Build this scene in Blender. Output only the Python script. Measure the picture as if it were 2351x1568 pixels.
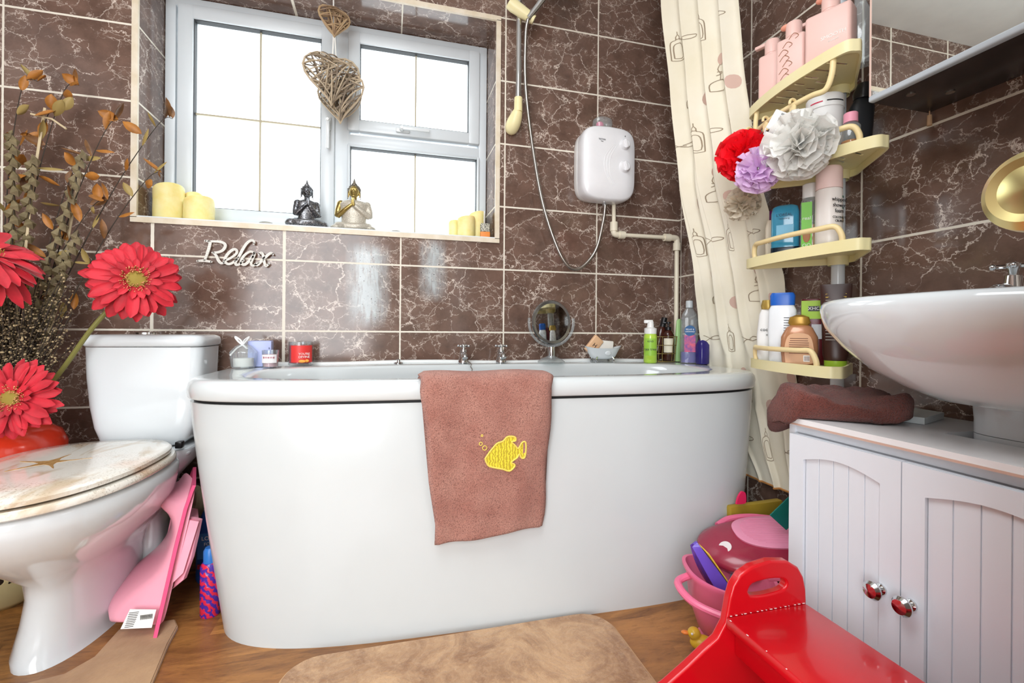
import bpy, bmesh, math, random
from mathutils import Vector, Matrix, noise
for o in list(bpy.data.objects): bpy.data.objects.remove(o)
S = bpy.context.scene
COL = S.collection
R = math.radians
PI = math.pi
# ------------------------------------------------------------ camera
cam_d = bpy.data.cameras.new('camera'); cam = bpy.data.objects.new('camera', cam_d); COL.objects.link(cam)
S.camera = cam
cam_d.sensor_width = 36; cam_d.lens = 36*1057.5/2351; cam_d.shift_y = -25.055/2351; cam_d.clip_start = 0.02
yaw, roll = .2588, .0084
F = Vector((math.sin(yaw), math.cos(yaw), 0)); RT = Vector((math.cos(yaw), -math.sin(yaw), 0)); UP = Vector((0, 0, 1))
r2 = RT*math.cos(roll)+UP*math.sin(roll); u2 = -RT*math.sin(roll)+UP*math.cos(roll)
mm = Matrix((r2, u2, -F)).transposed().to_4x4(); mm.translation = Vector((.7638, -1.7812, .7579)); cam.matrix_world = mm
# ------------------------------------------------------------ world and lights
w = bpy.data.worlds.new('sky'); S.world = w; w.use_nodes = True
bg = w.node_tree.nodes['Background']; bg.inputs[0].default_value = (.93, .97, 1, 1); bg.inputs[1].default_value = 4.5
S.view_settings.view_transform = 'Standard'; S.view_settings.look = 'None'; S.view_settings.gamma = 1; S.view_settings.use_curve_mapping = False
S.view_settings.exposure = 0.42
def area(name, loc, target, sx, sy, power, color=(1, 1, 1), portal=False):
    d = bpy.data.lights.new(name, 'AREA'); d.shape = 'RECTANGLE'; d.size = sx; d.size_y = sy; d.energy = power; d.color = color
    o = bpy.data.objects.new(name, d); COL.objects.link(o); o.location = loc
    o.rotation_euler = (Vector(target)-Vector(loc)).to_track_quat('-Z', 'Y').to_euler()
    if portal: d.cycles.is_portal = True
    return o
area('window_daylight_portal', (.56, .30, 1.55), (.56, -1, 1.55), 1.25, .9, 1, portal=True)
area('ceiling_fill', (.45, -1.45, 2.27), (.45, -1.45, 0), 1.0, 1.0, 17, (.925, .965, 1))  # unseen soft fill under the ceiling, added to brighten the room
area('rear_fill', (.10, -2.75, 1.05), (1.3, 0, .75), 1.1, 1.8, 40, (.925, .965, 1))  # fill light added behind the camera, no real fitting there

# ------------------------------------------------------------ materials
def lin(h):
    if isinstance(h, str):
        h = h.lstrip('#'); c = [int(h[i:i+2], 16)/255 for i in (0, 2, 4)]
    else: c = [x/255 for x in h]
    return tuple((x/12.92 if x <= .04045 else ((x+.055)/1.055)**2.4) for x in c)+(1,)
class NT:
    def __init__(s, m): s.t = m.node_tree; s.n = s.t.nodes; s.l = s.t.links; s.b = s.n['Principled BSDF']
    def new(s, t, **k):
        n = s.n.new(t)
        for a, v in k.items(): setattr(n, a, v)
        return n
    def link(s, a, b): s.l.new(a, b)
    def val(s, inp, v):
        if hasattr(v, 'is_output') or isinstance(v, bpy.types.NodeSocket): s.l.new(v, inp)
        else: inp.default_value = v
    def math(s, op, a, b=0.0, c=None):
        n = s.new('ShaderNodeMath', operation=op); s.val(n.inputs[0], a); s.val(n.inputs[1], b)
        if c is not None: s.val(n.inputs[2], c)
        return n.outputs[0]
    def mix(s, f, a, b):
        n = s.new('ShaderNodeMix', data_type='RGBA'); s.val(n.inputs[0], f); s.val(n.inputs[6], a); s.val(n.inputs[7], b); return n.outputs[2]
    def mapr(s, v, a, b, c, d):
        n = s.new('ShaderNodeMapRange'); s.val(n.inputs[0], v)
        for i, x in enumerate((a, b, c, d)): n.inputs[i+1].default_value = x
        return n.outputs[0]
    def noise(s, vec, scale, detail=4, rough=.5, dist=0):
        n = s.new('ShaderNodeTexNoise'); s.l.new(vec, n.inputs['Vector']); n.inputs['Scale'].default_value = scale
        n.inputs['Detail'].default_value = detail; n.inputs['Roughness'].default_value = rough; n.inputs['Distortion'].default_value = dist; return n
    def bump(s, h, strength, dist=.002):
        n = s.new('ShaderNodeBump'); n.inputs['Strength'].default_value = strength; n.inputs['Distance'].default_value = dist
        s.l.new(h, n.inputs['Height']); s.l.new(n.outputs[0], s.b.inputs['Normal']); return n
MC = {}
def M(name, col='ffffff', rough=.4, metal=0, spec=.5, coat=0, trans=0, ior=1.45, var=None, bump=None, sub=0, sheen=0, alpha=1):
    """var=(scale, hex2, contrast) colour mottling; bump=(scale,strength,dist)"""
    if name in MC: return MC[name]
    m = bpy.data.materials.new(name); m.use_nodes = True; t = NT(m); b = t.b
    b.inputs['Base Color'].default_value = lin(col); b.inputs['Roughness'].default_value = rough; b.inputs['Metallic'].default_value = metal
    b.inputs['Specular IOR Level'].default_value = spec; b.inputs['Coat Weight'].default_value = coat; b.inputs['Coat Roughness'].default_value = .06
    b.inputs['Transmission Weight'].default_value = trans; b.inputs['IOR'].default_value = ior; b.inputs['Alpha'].default_value = alpha
    b.inputs['Sheen Weight'].default_value = sheen
    if sub: b.inputs['Subsurface Weight'].default_value = sub; b.inputs['Subsurface Scale'].default_value = .02
    co = t.new('ShaderNodeTexCoord').outputs['Object']
    if var is None: var = (9, None, .04)
    n = t.noise(co, var[0], 4, .6)
    if var[1]: c = t.mix(t.mapr(n.outputs[0], .5-var[2], .5+var[2], 0, 1), lin(col), lin(var[1]))
    else:
        lc = lin(col); dk = tuple(x*(1-var[2]*1.6) for x in lc[:3])+(1,)
        c = t.mix(t.mapr(n.outputs[0], .3, .7, 0, 1), lc, dk)
    t.link(c, b.inputs['Base Color'])
    if bump: t.bump(t.noise(co, bump[0], 5, .6).outputs[0], bump[1], bump[2])
    MC[name] = m; return m
def thin_glass(name, tint='ffffff', amount=.12, rough=.03, milk=.0):
    if name in MC: return MC[name]
    m = bpy.data.materials.new(name); m.use_nodes = True; n = m.node_tree.nodes; l = m.node_tree.links
    n.remove(n['Principled BSDF']); tr = n.new('ShaderNodeBsdfTransparent'); tr.inputs[0].default_value = lin(tint)
    gl = n.new('ShaderNodeBsdfGlossy'); gl.inputs['Roughness'].default_value = rough
    fr = n.new('ShaderNodeLayerWeight'); fr.inputs[0].default_value = .35
    ma = n.new('ShaderNodeMath'); ma.operation = 'MULTIPLY_ADD'; l.new(fr.outputs['Facing'], ma.inputs[0]); ma.inputs[1].default_value = .55; ma.inputs[2].default_value = amount
    mx = n.new('ShaderNodeMixShader'); l.new(ma.outputs[0], mx.inputs[0]); l.new(tr.outputs[0], mx.inputs[1]); l.new(gl.outputs[0], mx.inputs[2])
    df = n.new('ShaderNodeBsdfDiffuse'); df.inputs[0].default_value = (.85, .9, .92, 1); m2 = n.new('ShaderNodeMixShader'); m2.inputs[0].default_value = milk
    l.new(mx.outputs[0], m2.inputs[1]); l.new(df.outputs[0], m2.inputs[2]); l.new(m2.outputs[0], n['Material Output'].inputs[0]); MC[name] = m; return m
def mesh_net(name, col, opac=.45, hole=260):
    """fine see-through netting of a bath puff"""
    if name in MC: return MC[name]
    m = bpy.data.materials.new(name); m.use_nodes = True; t = NT(m)
    t.b.inputs['Base Color'].default_value = lin(col); t.b.inputs['Roughness'].default_value = .5
    tl = t.new('ShaderNodeBsdfTranslucent'); tl.inputs[0].default_value = lin(col)
    mx0 = t.new('ShaderNodeMixShader'); mx0.inputs[0].default_value = .3; t.link(t.b.outputs[0], mx0.inputs[1]); t.link(tl.outputs[0], mx0.inputs[2])
    v = t.new('ShaderNodeTexVoronoi', feature='DISTANCE_TO_EDGE'); v.inputs['Scale'].default_value = hole; t.link(t.new('ShaderNodeTexCoord').outputs['Object'], v.inputs['Vector'])
    f = t.mapr(v.outputs['Distance'], .12, .25, 1, opac)
    tr = t.new('ShaderNodeBsdfTransparent'); mx = t.new('ShaderNodeMixShader'); t.link(f, mx.inputs[0]); t.link(tr.outputs[0], mx.inputs[1]); t.link(mx0.outputs[0], mx.inputs[2])
    t.link(mx.outputs[0], t.n['Material Output'].inputs[0]); MC[name] = m; return m
def tile_mat():
    m = bpy.data.materials.new('brown_marble_tile'); m.use_nodes = True; t = NT(m)
    g = t.new('ShaderNodeNewGeometry'); sp = t.new('ShaderNodeSeparateXYZ'); t.link(g.outputs['Position'], sp.inputs[0])
    sn = t.new('ShaderNodeSeparateXYZ'); t.link(g.outputs['True Normal'], sn.inputs[0])
    ax = t.math('GREATER_THAN', t.math('ABSOLUTE', sn.outputs[0]), .5); az = t.math('GREATER_THAN', t.math('ABSOLUTE', sn.outputs[2]), .5)
    X, Y, Z = sp.outputs
    uy = t.math('ADD', Y, .018+4.0)
    u = t.math('ADD', t.math('MULTIPLY', t.math('ADD', X, 4.0), t.math('SUBTRACT', 1.0, ax)), t.math('MULTIPLY', uy, ax))
    v = t.math('ADD', t.math('MULTIPLY', Z, t.math('SUBTRACT', 1.0, az)), t.math('MULTIPLY', t.math('ADD', Y, 3.53), az))
    us = t.math('DIVIDE', u, .4); vs = t.math('DIVIDE', v, .25)
    ui = t.math('FLOOR', us); vi = t.math('FLOOR', vs)
    fu = t.math('MULTIPLY', t.math('SUBTRACT', .5, t.math('ABSOLUTE', t.math('SUBTRACT', t.math('SUBTRACT', us, ui), .5))), .4)
    fv = t.math('MULTIPLY', t.math('SUBTRACT', .5, t.math('ABSOLUTE', t.math('SUBTRACT', t.math('SUBTRACT', vs, vi), .5))), .25)
    # the two joints left of the taps were laid wider
    wide = t.math('MULTIPLY', t.math('MULTIPLY', t.math('LESS_THAN', X, .6), t.math('GREATER_THAN', X, -.1)), t.math('SUBTRACT', 1.0, ax))
    wu = t.math('ADD', .0028, t.math('MULTIPLY', wide, .0022))
    nz = t.noise(g.outputs['Position'], 60, 3)
    jit = t.math('MULTIPLY', t.math('SUBTRACT', nz.outputs[0], .5), .0016)
    gr = t.math('MAXIMUM', t.math('LESS_THAN', t.math('ADD', fu, jit), wu), t.math('LESS_THAN', t.math('ADD', fv, jit), .0031))
    cb = t.new('ShaderNodeCombineXYZ'); t.link(u, cb.inputs[0]); t.link(v, cb.inputs[1])
    ci = t.new('ShaderNodeCombineXYZ'); t.link(ui, ci.inputs[0]); t.link(vi, ci.inputs[1]); t.link(ax, ci.inputs[2])
    wn = t.new('ShaderNodeTexWhiteNoise', noise_dimensions='3D'); t.link(ci.outputs[0], wn.inputs[0])
    # a handful of printed designs: quantise the random offset
    off = t.new('ShaderNodeVectorMath', operation='SCALE'); t.link(wn.outputs['Color'], off.inputs[0]); off.inputs['Scale'].default_value = 37
    p = t.new('ShaderNodeVectorMath', operation='ADD'); t.link(cb.outputs[0], p.inputs[0]); t.link(off.outputs[0], p.inputs[1])
    def veins(scale, dist, dscale, lo, hi, seedz):
        dn = t.noise(p.outputs[0], dscale, 6, .65)
        sc = t.new('ShaderNodeVectorMath', operation='SCALE'); t.link(dn.outputs['Color'], sc.inputs[0]); sc.inputs['Scale'].default_value = dist
        q = t.new('ShaderNodeVectorMath', operation='ADD'); t.link(p.outputs[0], q.inputs[0]); t.link(sc.outputs[0], q.inputs[1])
        mp = t.new('ShaderNodeMapping'); t.link(q.outputs[0], mp.inputs[0]); mp.inputs['Rotation'].default_value = (0, 0, .5+seedz); mp.inputs['Scale'].default_value = (1, 1.5, 1); mp.inputs['Location'].default_value = (seedz*9, seedz*5, seedz)
        vo = t.new('ShaderNodeTexVoronoi', feature='DISTANCE_TO_EDGE'); t.link(mp.outputs[0], vo.inputs['Vector']); vo.inputs['Scale'].default_value = scale
        return t.mapr(vo.outputs['Distance'], lo, hi, 1, 0)
    n1 = t.noise(p.outputs[0], 7, 4, .6); n2 = t.noise(p.outputs[0], 15, 4, .65)
    v1 = t.math('MULTIPLY', veins(5.6, .15, 8, .001, .015, .3), t.mapr(n1.outputs[0], .36, .52, 0, 1))
    v2 = t.math('MULTIPLY', veins(11.5, .11, 13, .001, .020, 1.7), t.mapr(n2.outputs[0], .43, .56, 0, .85))
    v3 = t.math('MULTIPLY', veins(24, .07, 22, .002, .035, 2.9), t.mapr(n1.outputs[0], .50, .64, 0, .6))
    vv = t.math('MAXIMUM', v1, t.math('MAXIMUM', v2, v3))
    fine = t.noise(p.outputs[0], 60, 4, .7)
    vv = t.math('MULTIPLY', vv, t.mapr(fine.outputs[0], .3, .55, .5, 1))
    b1 = t.mix(t.mapr(n2.outputs[0], .3, .7, 0, 1), lin('5d483e'), lin('785e52'))
    b1 = t.mix(t.mapr(n1.outputs[0], .52, .75, 0, .45), b1, lin('937a6d'))
    c = t.mix(vv, b1, lin('dfd0c3'))
    # glossy glare on the tiles below the window, painted into the colour as streaks
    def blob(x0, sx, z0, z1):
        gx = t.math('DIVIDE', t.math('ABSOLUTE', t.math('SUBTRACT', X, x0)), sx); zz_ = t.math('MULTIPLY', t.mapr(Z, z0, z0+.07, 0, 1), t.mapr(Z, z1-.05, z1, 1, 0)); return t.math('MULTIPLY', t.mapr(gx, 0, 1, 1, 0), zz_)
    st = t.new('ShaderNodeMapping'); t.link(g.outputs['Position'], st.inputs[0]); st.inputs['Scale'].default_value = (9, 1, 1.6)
    sn_ = t.noise(st.outputs[0], 5, 6, .7, .6); glare = t.math('MAXIMUM', blob(.685, .085, .76, 1.08), t.math('MULTIPLY', blob(.92, .06, .86, 1.12), .8))
    glare = t.math('MULTIPLY', t.math('MULTIPLY', glare, t.mapr(sn_.outputs[0], .35, .6, .25, 1)), t.math('SUBTRACT', 1.0, ax))
    c = t.mix(t.math('MINIMUM', t.math('MULTIPLY', glare, 1.45), .85), c, lin('bcc4c6'))
    mo = t.math('MULTIPLY', t.math('GREATER_THAN', t.noise(g.outputs['Position'], 150, 1, .5).outputs[0], .70), t.math('GREATER_THAN', glare, .12)); c = t.mix(mo, c, lin('2b2724'))
    c = t.mix(gr, c, lin('e6dfd0'))
    t.link(c, t.b.inputs['Base Color'])
    t.link(t.mapr(gr, 0, 1, .13, .7), t.b.inputs['Roughness'])
    h = t.math('ADD', t.math('MULTIPLY', gr, -1), t.math('MULTIPLY', t.noise(g.outputs['Position'], 9, 2).outputs[0], .5))
    t.bump(h, .35, .0015)
    MC['tile'] = m; return m
def floor_mat():
    m = bpy.data.materials.new('wood_laminate'); m.use_nodes = True; t = NT(m)
    g = t.new('ShaderNodeNewGeometry'); P = g.outputs['Position']; sp = t.new('ShaderNodeSeparateXYZ'); t.link(P, sp.inputs[0])
    row = t.math('FLOOR', t.math('DIVIDE', t.math('ADD', sp.outputs[1], 5.0), .098))
    wn0 = t.new('ShaderNodeTexWhiteNoise', noise_dimensions='1D'); t.link(row, wn0.inputs['W'])
    xs = t.math('ADD', sp.outputs[0], t.math('MULTIPLY', wn0.outputs['Value'], .8))
    colm = t.math('FLOOR', t.math('DIVIDE', xs, .47))
    cb = t.new('ShaderNodeCombineXYZ'); t.link(row, cb.inputs[0]); t.link(colm, cb.inputs[1])
    wn = t.new('ShaderNodeTexWhiteNoise', noise_dimensions='3D'); t.link(cb.outputs[0], wn.inputs[0])
    off = t.new('ShaderNodeVectorMath', operation='SCALE'); t.link(wn.outputs['Color'], off.inputs[0]); off.inputs['Scale'].default_value = 20
    p = t.new('ShaderNodeVectorMath', operation='ADD'); t.link(P, p.inputs[0]); t.link(off.outputs[0], p.inputs[1])
    mp = t.new('ShaderNodeMapping'); t.link(p.outputs[0], mp.inputs[0]); mp.inputs['Scale'].default_value = (1, 4.5, 1)
    n1 = t.noise(mp.outputs[0], 4.5, 8, .62, 1.6); n2 = t.noise(mp.outputs[0], 30, 6, .7, .4)
    c = t.mix(t.mapr(n1.outputs[0], .35, .65, 0, 1), lin('6a4324'), lin('bd8548'))
    c = t.mix(t.mapr(wn.outputs['Value'], 0, 1, 0, .55), c, lin('8f5d33'))
    c = t.mix(t.mapr(wn0.outputs['Value'], .4, 1, 0, .3), c, lin('c98c52'))
    c = t.mix(t.mapr(n2.outputs[0], .5, .75, 0, .5), c, lin('4c2c14'))
    t.link(c, t.b.inputs['Base Color']); t.b.inputs['Roughness'].default_value = .32
    t.bump(n2.outputs[0], .15, .001); MC['floor'] = m; return m
def terry(name, c1, c2, dark):
    m = bpy.data.materials.new(name); m.use_nodes = True; t = NT(m); co = t.new('ShaderNodeTexCoord').outputs['Object']
    n1 = t.noise(co, 14, 3); n2 = t.noise(co, 420, 3, .7); n3 = t.noise(co, 230, 2, .6)
    c = t.mix(t.mapr(n1.outputs[0], .35, .65, 0, 1), lin(c1), lin(c2)); c = t.mix(t.mapr(n2.outputs[0], .50, .62, 0, .8), c, lin(dark))
    t.link(c, t.b.inputs['Base Color']); t.b.inputs['Roughness'].default_value = .95; t.b.inputs['Sheen Weight'].default_value = .25; t.b.inputs['Specular IOR Level'].default_value = .1
    t.bump(t.math('ADD', n2.outputs[0], n3.outputs[0]), 1.0, .004); return m
def rug_mat(name, c1, c2):
    m = bpy.data.materials.new(name); m.use_nodes = True; t = NT(m); co = t.new('ShaderNodeTexCoord').outputs['Object']
    n1 = t.noise(co, 9, 7, .65, 1.2); n2 = t.noise(co, 90, 4, .7, .5)
    c = t.mix(t.mapr(n1.outputs[0], .40, .62, 0, 1), lin(c1), lin(c2)); c = t.mix(t.mapr(n2.outputs[0], .45, .7, 0, .35), c, lin('d8b48e'))
    t.link(c, t.b.inputs['Base Color']); t.b.inputs['Roughness'].default_value = .9; t.b.inputs['Sheen Weight'].default_value = .4
    t.bump(t.math('ADD', n1.outputs[0], t.math('MULTIPLY', n2.outputs[0], .4)), .7, .008); return m
def band_mat(name, c1, c2, scale, direction='Z', dist=3, dscale=2, rough=.5, lo=.4, hi=.6):
    m = bpy.data.materials.new(name); m.use_nodes = True; t = NT(m); co = t.new('ShaderNodeTexCoord').outputs['Object']
    wv = t.new('ShaderNodeTexWave', wave_type='BANDS', bands_direction=direction); t.link(co, wv.inputs[0]); wv.inputs['Scale'].default_value = scale
    wv.inputs['Distortion'].default_value = dist; wv.inputs['Detail Scale'].default_value = dscale
    t.link(t.mix(t.mapr(wv.outputs['Fac'], lo, hi, 0, 1), lin(c1), lin(c2)), t.b.inputs['Base Color']); t.b.inputs['Roughness'].default_value = rough
    t.bump(wv.outputs['Fac'], .4, .002); return m
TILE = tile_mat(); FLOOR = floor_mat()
CER = M('white_ceramic', 'dde3e6', .09, coat=.6, var=(3, None, .02))
ACR = M('bath_acrylic', 'd6dcdd', .12, coat=.5, var=(2, None, .02))
ACR2 = M('bath_panel_acrylic', 'cfd5d6', .22, coat=.25, var=(2, None, .03))
UPVC = M('white_window_plastic', 'd6dde1', .3, coat=.1, var=(4, None, .02))
CREAM = M('cream_trim', 'e6dccb', .45, var=(20, 'd5c6ab', .2))
CHROME = M('chrome', 'd8dadc', .08, 1)
STEEL = M('brushed_steel', 'b9b6b0', .28, 1)
DARK = M('dark_gap', '17181a', .6)
IVORY = M('aged_ivory_plastic', 'f5edc2', .35, var=(5, 'efe2a6', .3))
IVORY2 = M('ivory_rail_plastic', 'f5dfa8', .35)
PAINT = M('white_paint', 'eceeee', .4)
WHITEP = M('white_plastic', 'f2f2f0', .3)
BLACKP = M('black_plastic', '161618', .3)
CREAMP = M('cream_pipe_plastic', 'efe6cf', .35)
GLASS = thin_glass('clear_glass', 'f8fbfc', .04, .03, .03)
CLEARP = thin_glass('clear_plastic', 'f4f8f8', .05, .06, .14)
WAX = M('ivory_wax', 'f3e9b2', .5, sub=.25, var=(25, 'e9d780', .25))
# ------------------------------------------------------------ geometry collector
class B:
    def __init__(s): s.v = []; s.f = []; s.m = []; s.tr = Matrix.Identity(4)
    def add(s, vs, fs, mi=0, T=None):
        o = len(s.v); T = s.tr @ T if T is not None else s.tr
        s.v += [T @ Vector(p) for p in vs]; s.f += [tuple(i+o for i in f) for f in fs]; s.m += [mi]*len(fs); return s
    def bm(s, bm, mi=0, T=None):
        bm.verts.index_update(); s.add([v.co.copy() for v in bm.verts], [[v.index for v in f.verts] for f in bm.faces], mi, T); bm.free(); return s
    def box(s, lo, hi, r=0, mi=0, seg=2, T=None):
        lo = Vector(lo); hi = Vector(hi); bm = bmesh.new(); bmesh.ops.create_cube(bm, size=1)
        for v in bm.verts: v.co = Vector(((lo[i]+hi[i])/2+v.co[i]*(hi[i]-lo[i]) for i in range(3)))
        if r: bmesh.ops.bevel(bm, geom=bm.edges[:], offset=r, segments=seg, profile=.5, affect='EDGES')
        return s.bm(bm, mi, T)
    def loft(s, rings, mi=0, cap0=True, cap1=True, closed=True, T=None):
        n = len(rings[0]); vs = [p for r in rings for p in r]; fs = []
        for k in range(len(rings)-1):
            for i in range(n if closed else n-1):
                j = (i+1) % n; fs.append((k*n+i, k*n+j, (k+1)*n+j, (k+1)*n+i))
        if cap0: fs.append(tuple(range(n-1, -1, -1)))
        if cap1: fs.append(tuple((len(rings)-1)*n+i for i in range(n)))
        return s.add(vs, fs, mi, T)
    def lathe(s, prof, c=(0, 0, 0), seg=28, mi=0, sx=1, sy=1, T=None, cap0=True, cap1=True):
        rings = [[(c[0]+max(r, 1e-4)*math.cos(2*PI*i/seg)*sx, c[1]+max(r, 1e-4)*math.sin(2*PI*i/seg)*sy, c[2]+z) for i in range(seg)] for r, z in prof]
        return s.loft(rings, mi, cap0, cap1, T=T)
    def sup(s, prof, c=(0, 0, 0), n=4, seg=32, mi=0, sx=1, sy=1, T=None, cap0=True, cap1=True):
        """superellipse section: prof=(half width, half depth, z)"""
        rings = []
        for a, b, z in prof:
            rings.append([(c[0]+a*cs(math.cos(2*PI*i/seg), n), c[1]+b*cs(math.sin(2*PI*i/seg), n), c[2]+z) for i in range(seg)])
        return s.loft(rings, mi, cap0, cap1, T=T)
    def tube(s, path, r, seg=10, mi=0, closed=False, T=None, cap=True, flat=1):
        P = [Vector(p) for p in path]; n = len(P); rs = r if isinstance(r, (list, tuple)) else [r]*n; rings = []; prev = None
        for i in range(n):
            a = P[i-1] if (i or closed) else P[0]; b = P[(i+1) % n] if (i < n-1 or closed) else P[-1]
            t = (b-a).normalized() if (b-a).length > 1e-9 else Vector((0, 0, 1))
            if prev is None: prev = t.orthogonal().normalized()
            x = (prev-t*prev.dot(t)); x = x.normalized() if x.length > 1e-6 else t.orthogonal().normalized(); prev = x; y = t.cross(x)
            rings.append([P[i]+(x*math.cos(2*PI*k/seg)+y*math.sin(2*PI*k/seg)*flat)*rs[i] for k in range(seg)])
        if closed: rings.append(rings[0])
        return s.loft(rings, mi, cap and not closed, cap and not closed, T=T)
    def ell(s, c, r, mi=0, seg=20, T=None, rot=None):
        r = (r, r, r) if not isinstance(r, (tuple, list)) else r; bm = bmesh.new(); bmesh.ops.create_uvsphere(bm, u_segments=seg, v_segments=max(6, seg//2), radius=1)
        for v in bm.verts:
            v.co = Vector((v.co[i]*r[i] for i in range(3)))
            if rot is not None: v.co = rot @ v.co
            v.co += Vector(c)
        return s.bm(bm, mi, T)
    def poly(s, outer, h, mi=0, holes=(), T=None):
        """flat outline (x,y) extruded z 0..h, with holes"""
        bm = bmesh.new(); es = []
        for lp in [outer]+list(holes):
            vs = [bm.verts.new((p[0], p[1], 0)) for p in lp]; es += [bm.edges.new((vs[i], vs[(i+1) % len(vs)])) for i in range(len(vs))]
        bmesh.ops.triangle_fill(bm, use_beauty=True, use_dissolve=False, edges=es, normal=(0, 0, 1))
        if h:
            g = bmesh.ops.extrude_face_region(bm, geom=bm.faces[:]+bm.edges[:]+bm.verts[:])
            for e in g['geom']:
                if isinstance(e, bmesh.types.BMVert): e.co.z += h
        bmesh.ops.recalc_face_normals(bm, faces=bm.faces[:]); return s.bm(bm, mi, T)
    def stroke(s, pts, wd, h, mi=0, T=None):
        """flat ribbon following a 2D polyline, thickness h"""
        P = [Vector((p[0], p[1], 0)) for p in pts]; n = len(P); L = []; Rr = []
        ws = wd if isinstance(wd, (list, tuple)) else [wd]*n
        for i in range(n):
            t = (P[min(i+1, n-1)]-P[max(i-1, 0)]); t = t.normalized() if t.length > 0 else Vector((1, 0, 0)); nn = Vector((-t.y, t.x, 0)); L.append(P[i]+nn*ws[i]/2); Rr.append(P[i]-nn*ws[i]/2)
        z = Vector((0, 0, h)); rings = [[L[i], Rr[i], Rr[i]+z, L[i]+z] for i in range(n)]; return s.loft(rings, mi, T=T)
    def grid(s, fn, nu, nv, mi=0, wrap=False, T=None):
        vs = [fn(i/(nu-1), j/(nv-1)) for j in range(nv) for i in range(nu)]; fs = [(j*nu+i, j*nu+i+1, (j+1)*nu+i+1, (j+1)*nu+i) for j in range(nv-1) for i in range(nu-1)]
        return s.add(vs, fs, mi, T)
    def text(s, txt, size, mi=0, T=None, ext=.0003, align='CENTER'):
        v, f = text_geo(txt, align); return s.add([(p[0]*size, p[1]*size, p[2]*ext) for p in v], f, mi, T)
def cs(c, n): return math.copysign(abs(c)**(2/n), c)
TX = {}
def text_geo(txt, align):
    k = (txt, align)
    if k not in TX:
        c = bpy.data.curves.new('t', 'FONT'); c.body = txt; c.size = 1; c.extrude = 1; c.align_x = align; c.align_y = 'CENTER'; c.resolution_u = 3
        o = bpy.data.objects.new('t', c); COL.objects.link(o); dg = bpy.context.evaluated_depsgraph_get(); me = o.evaluated_get(dg).to_mesh()
        TX[k] = ([tuple(v.co) for v in me.vertices], [tuple(p.vertices) for p in me.polygons]); bpy.data.objects.remove(o); bpy.data.curves.remove(c)
    return TX[k]
def obj(name, b, mats, parent=None, smooth=.6, label=None, cat=None, group=None, kind=None, voxel=None, subsurf=0):
    me = bpy.data.meshes.new(name); me.from_pydata([tuple(v) for v in b.v], [], b.f)
    if not isinstance(mats, (list, tuple)): mats = [mats]
    for m in mats: me.materials.append(m)
    if not voxel:
        for p, mi in zip(me.polygons, b.m): p.material_index = mi
    me.validate(); me.update()
    bm = bmesh.new(); bm.from_mesh(me); bmesh.ops.recalc_face_normals(bm, faces=bm.faces[:]); bm.to_mesh(me); bm.free()
    o = bpy.data.objects.new(name, me); COL.objects.link(o)
    if voxel:
        md = o.modifiers.new('r', 'REMESH'); md.mode = 'VOXEL'; md.voxel_size = voxel; sm = o.modifiers.new('s', 'SMOOTH'); sm.iterations = 3; sm.factor = .5
        dg = bpy.context.evaluated_depsgraph_get(); dg.update(); m2 = bpy.data.meshes.new_from_object(o.evaluated_get(dg)); o.modifiers.clear(); o.data = m2; me = m2
        if not me.materials: me.materials.append(mats[0])
    if smooth:
        for p in me.polygons: p.use_smooth = True
        if smooth < 3: me.set_sharp_from_angle(angle=smooth)
    if subsurf: md = o.modifiers.new('s', 'SUBSURF'); md.levels = md.render_levels = subsurf
    if parent: o.parent = parent; o.matrix_parent_inverse = parent.matrix_world.inverted() if False else Matrix.Identity(4)
    tag(o, label, cat, group, kind); return o
def tag(o, label=None, cat=None, group=None, kind=None):
    if label: o['label'] = label
    if cat: o['category'] = cat
    if group: o['group'] = group
    if kind: o['kind'] = kind
    return o
def thing(name, label, cat, loc=(0, 0, 0), rz=0, group=None, kind=None, rot=None):
    o = bpy.data.objects.new(name, None); COL.objects.link(o); o.empty_display_size = .02
    o.location = loc; o.rotation_euler = rot if rot else (0, 0, rz); return tag(o, label, cat, group, kind)
def rotM(ax, a): return Matrix.Rotation(a, 4, ax)
def TL(x, y, z): return Matrix.Translation((x, y, z))
def face(x, y, z, yawdeg=0): # text/flat art plane: local x -> right, local y -> up, local z -> towards the viewer (-Y) turned by yaw about Z
    return TL(x, y, z) @ rotM('Z', R(yawdeg)) @ rotM('X', PI/2)
def smoothpath(pts, n=8):
    P = [Vector(p) for p in pts]; out = []
    for i in range(len(P)-1):
        p0 = P[max(i-1, 0)]; p1 = P[i]; p2 = P[i+1]; p3 = P[min(i+2, len(P)-1)]
        for k in range(n):
            t = k/n; out.append(.5*((2*p1)+(p2-p0)*t+(2*p0-5*p1+4*p2-p3)*t*t+(3*p1-p0-3*p2+p3)*t**3))
    out.append(P[-1]); return out
rnd = random.Random(7)
def rounded(x0, y0, x1, y1, r, n=6):
    o = []
    for cx, cy, a in ((x1-r, y1-r, 0), (x0+r, y1-r, 90), (x0+r, y0+r, 180), (x1-r, y0+r, 270)):
        for k in range(n+1): t = R(a+90*k/n); o.append((cx+r*math.cos(t), cy+r*math.sin(t)))
    return o
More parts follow.
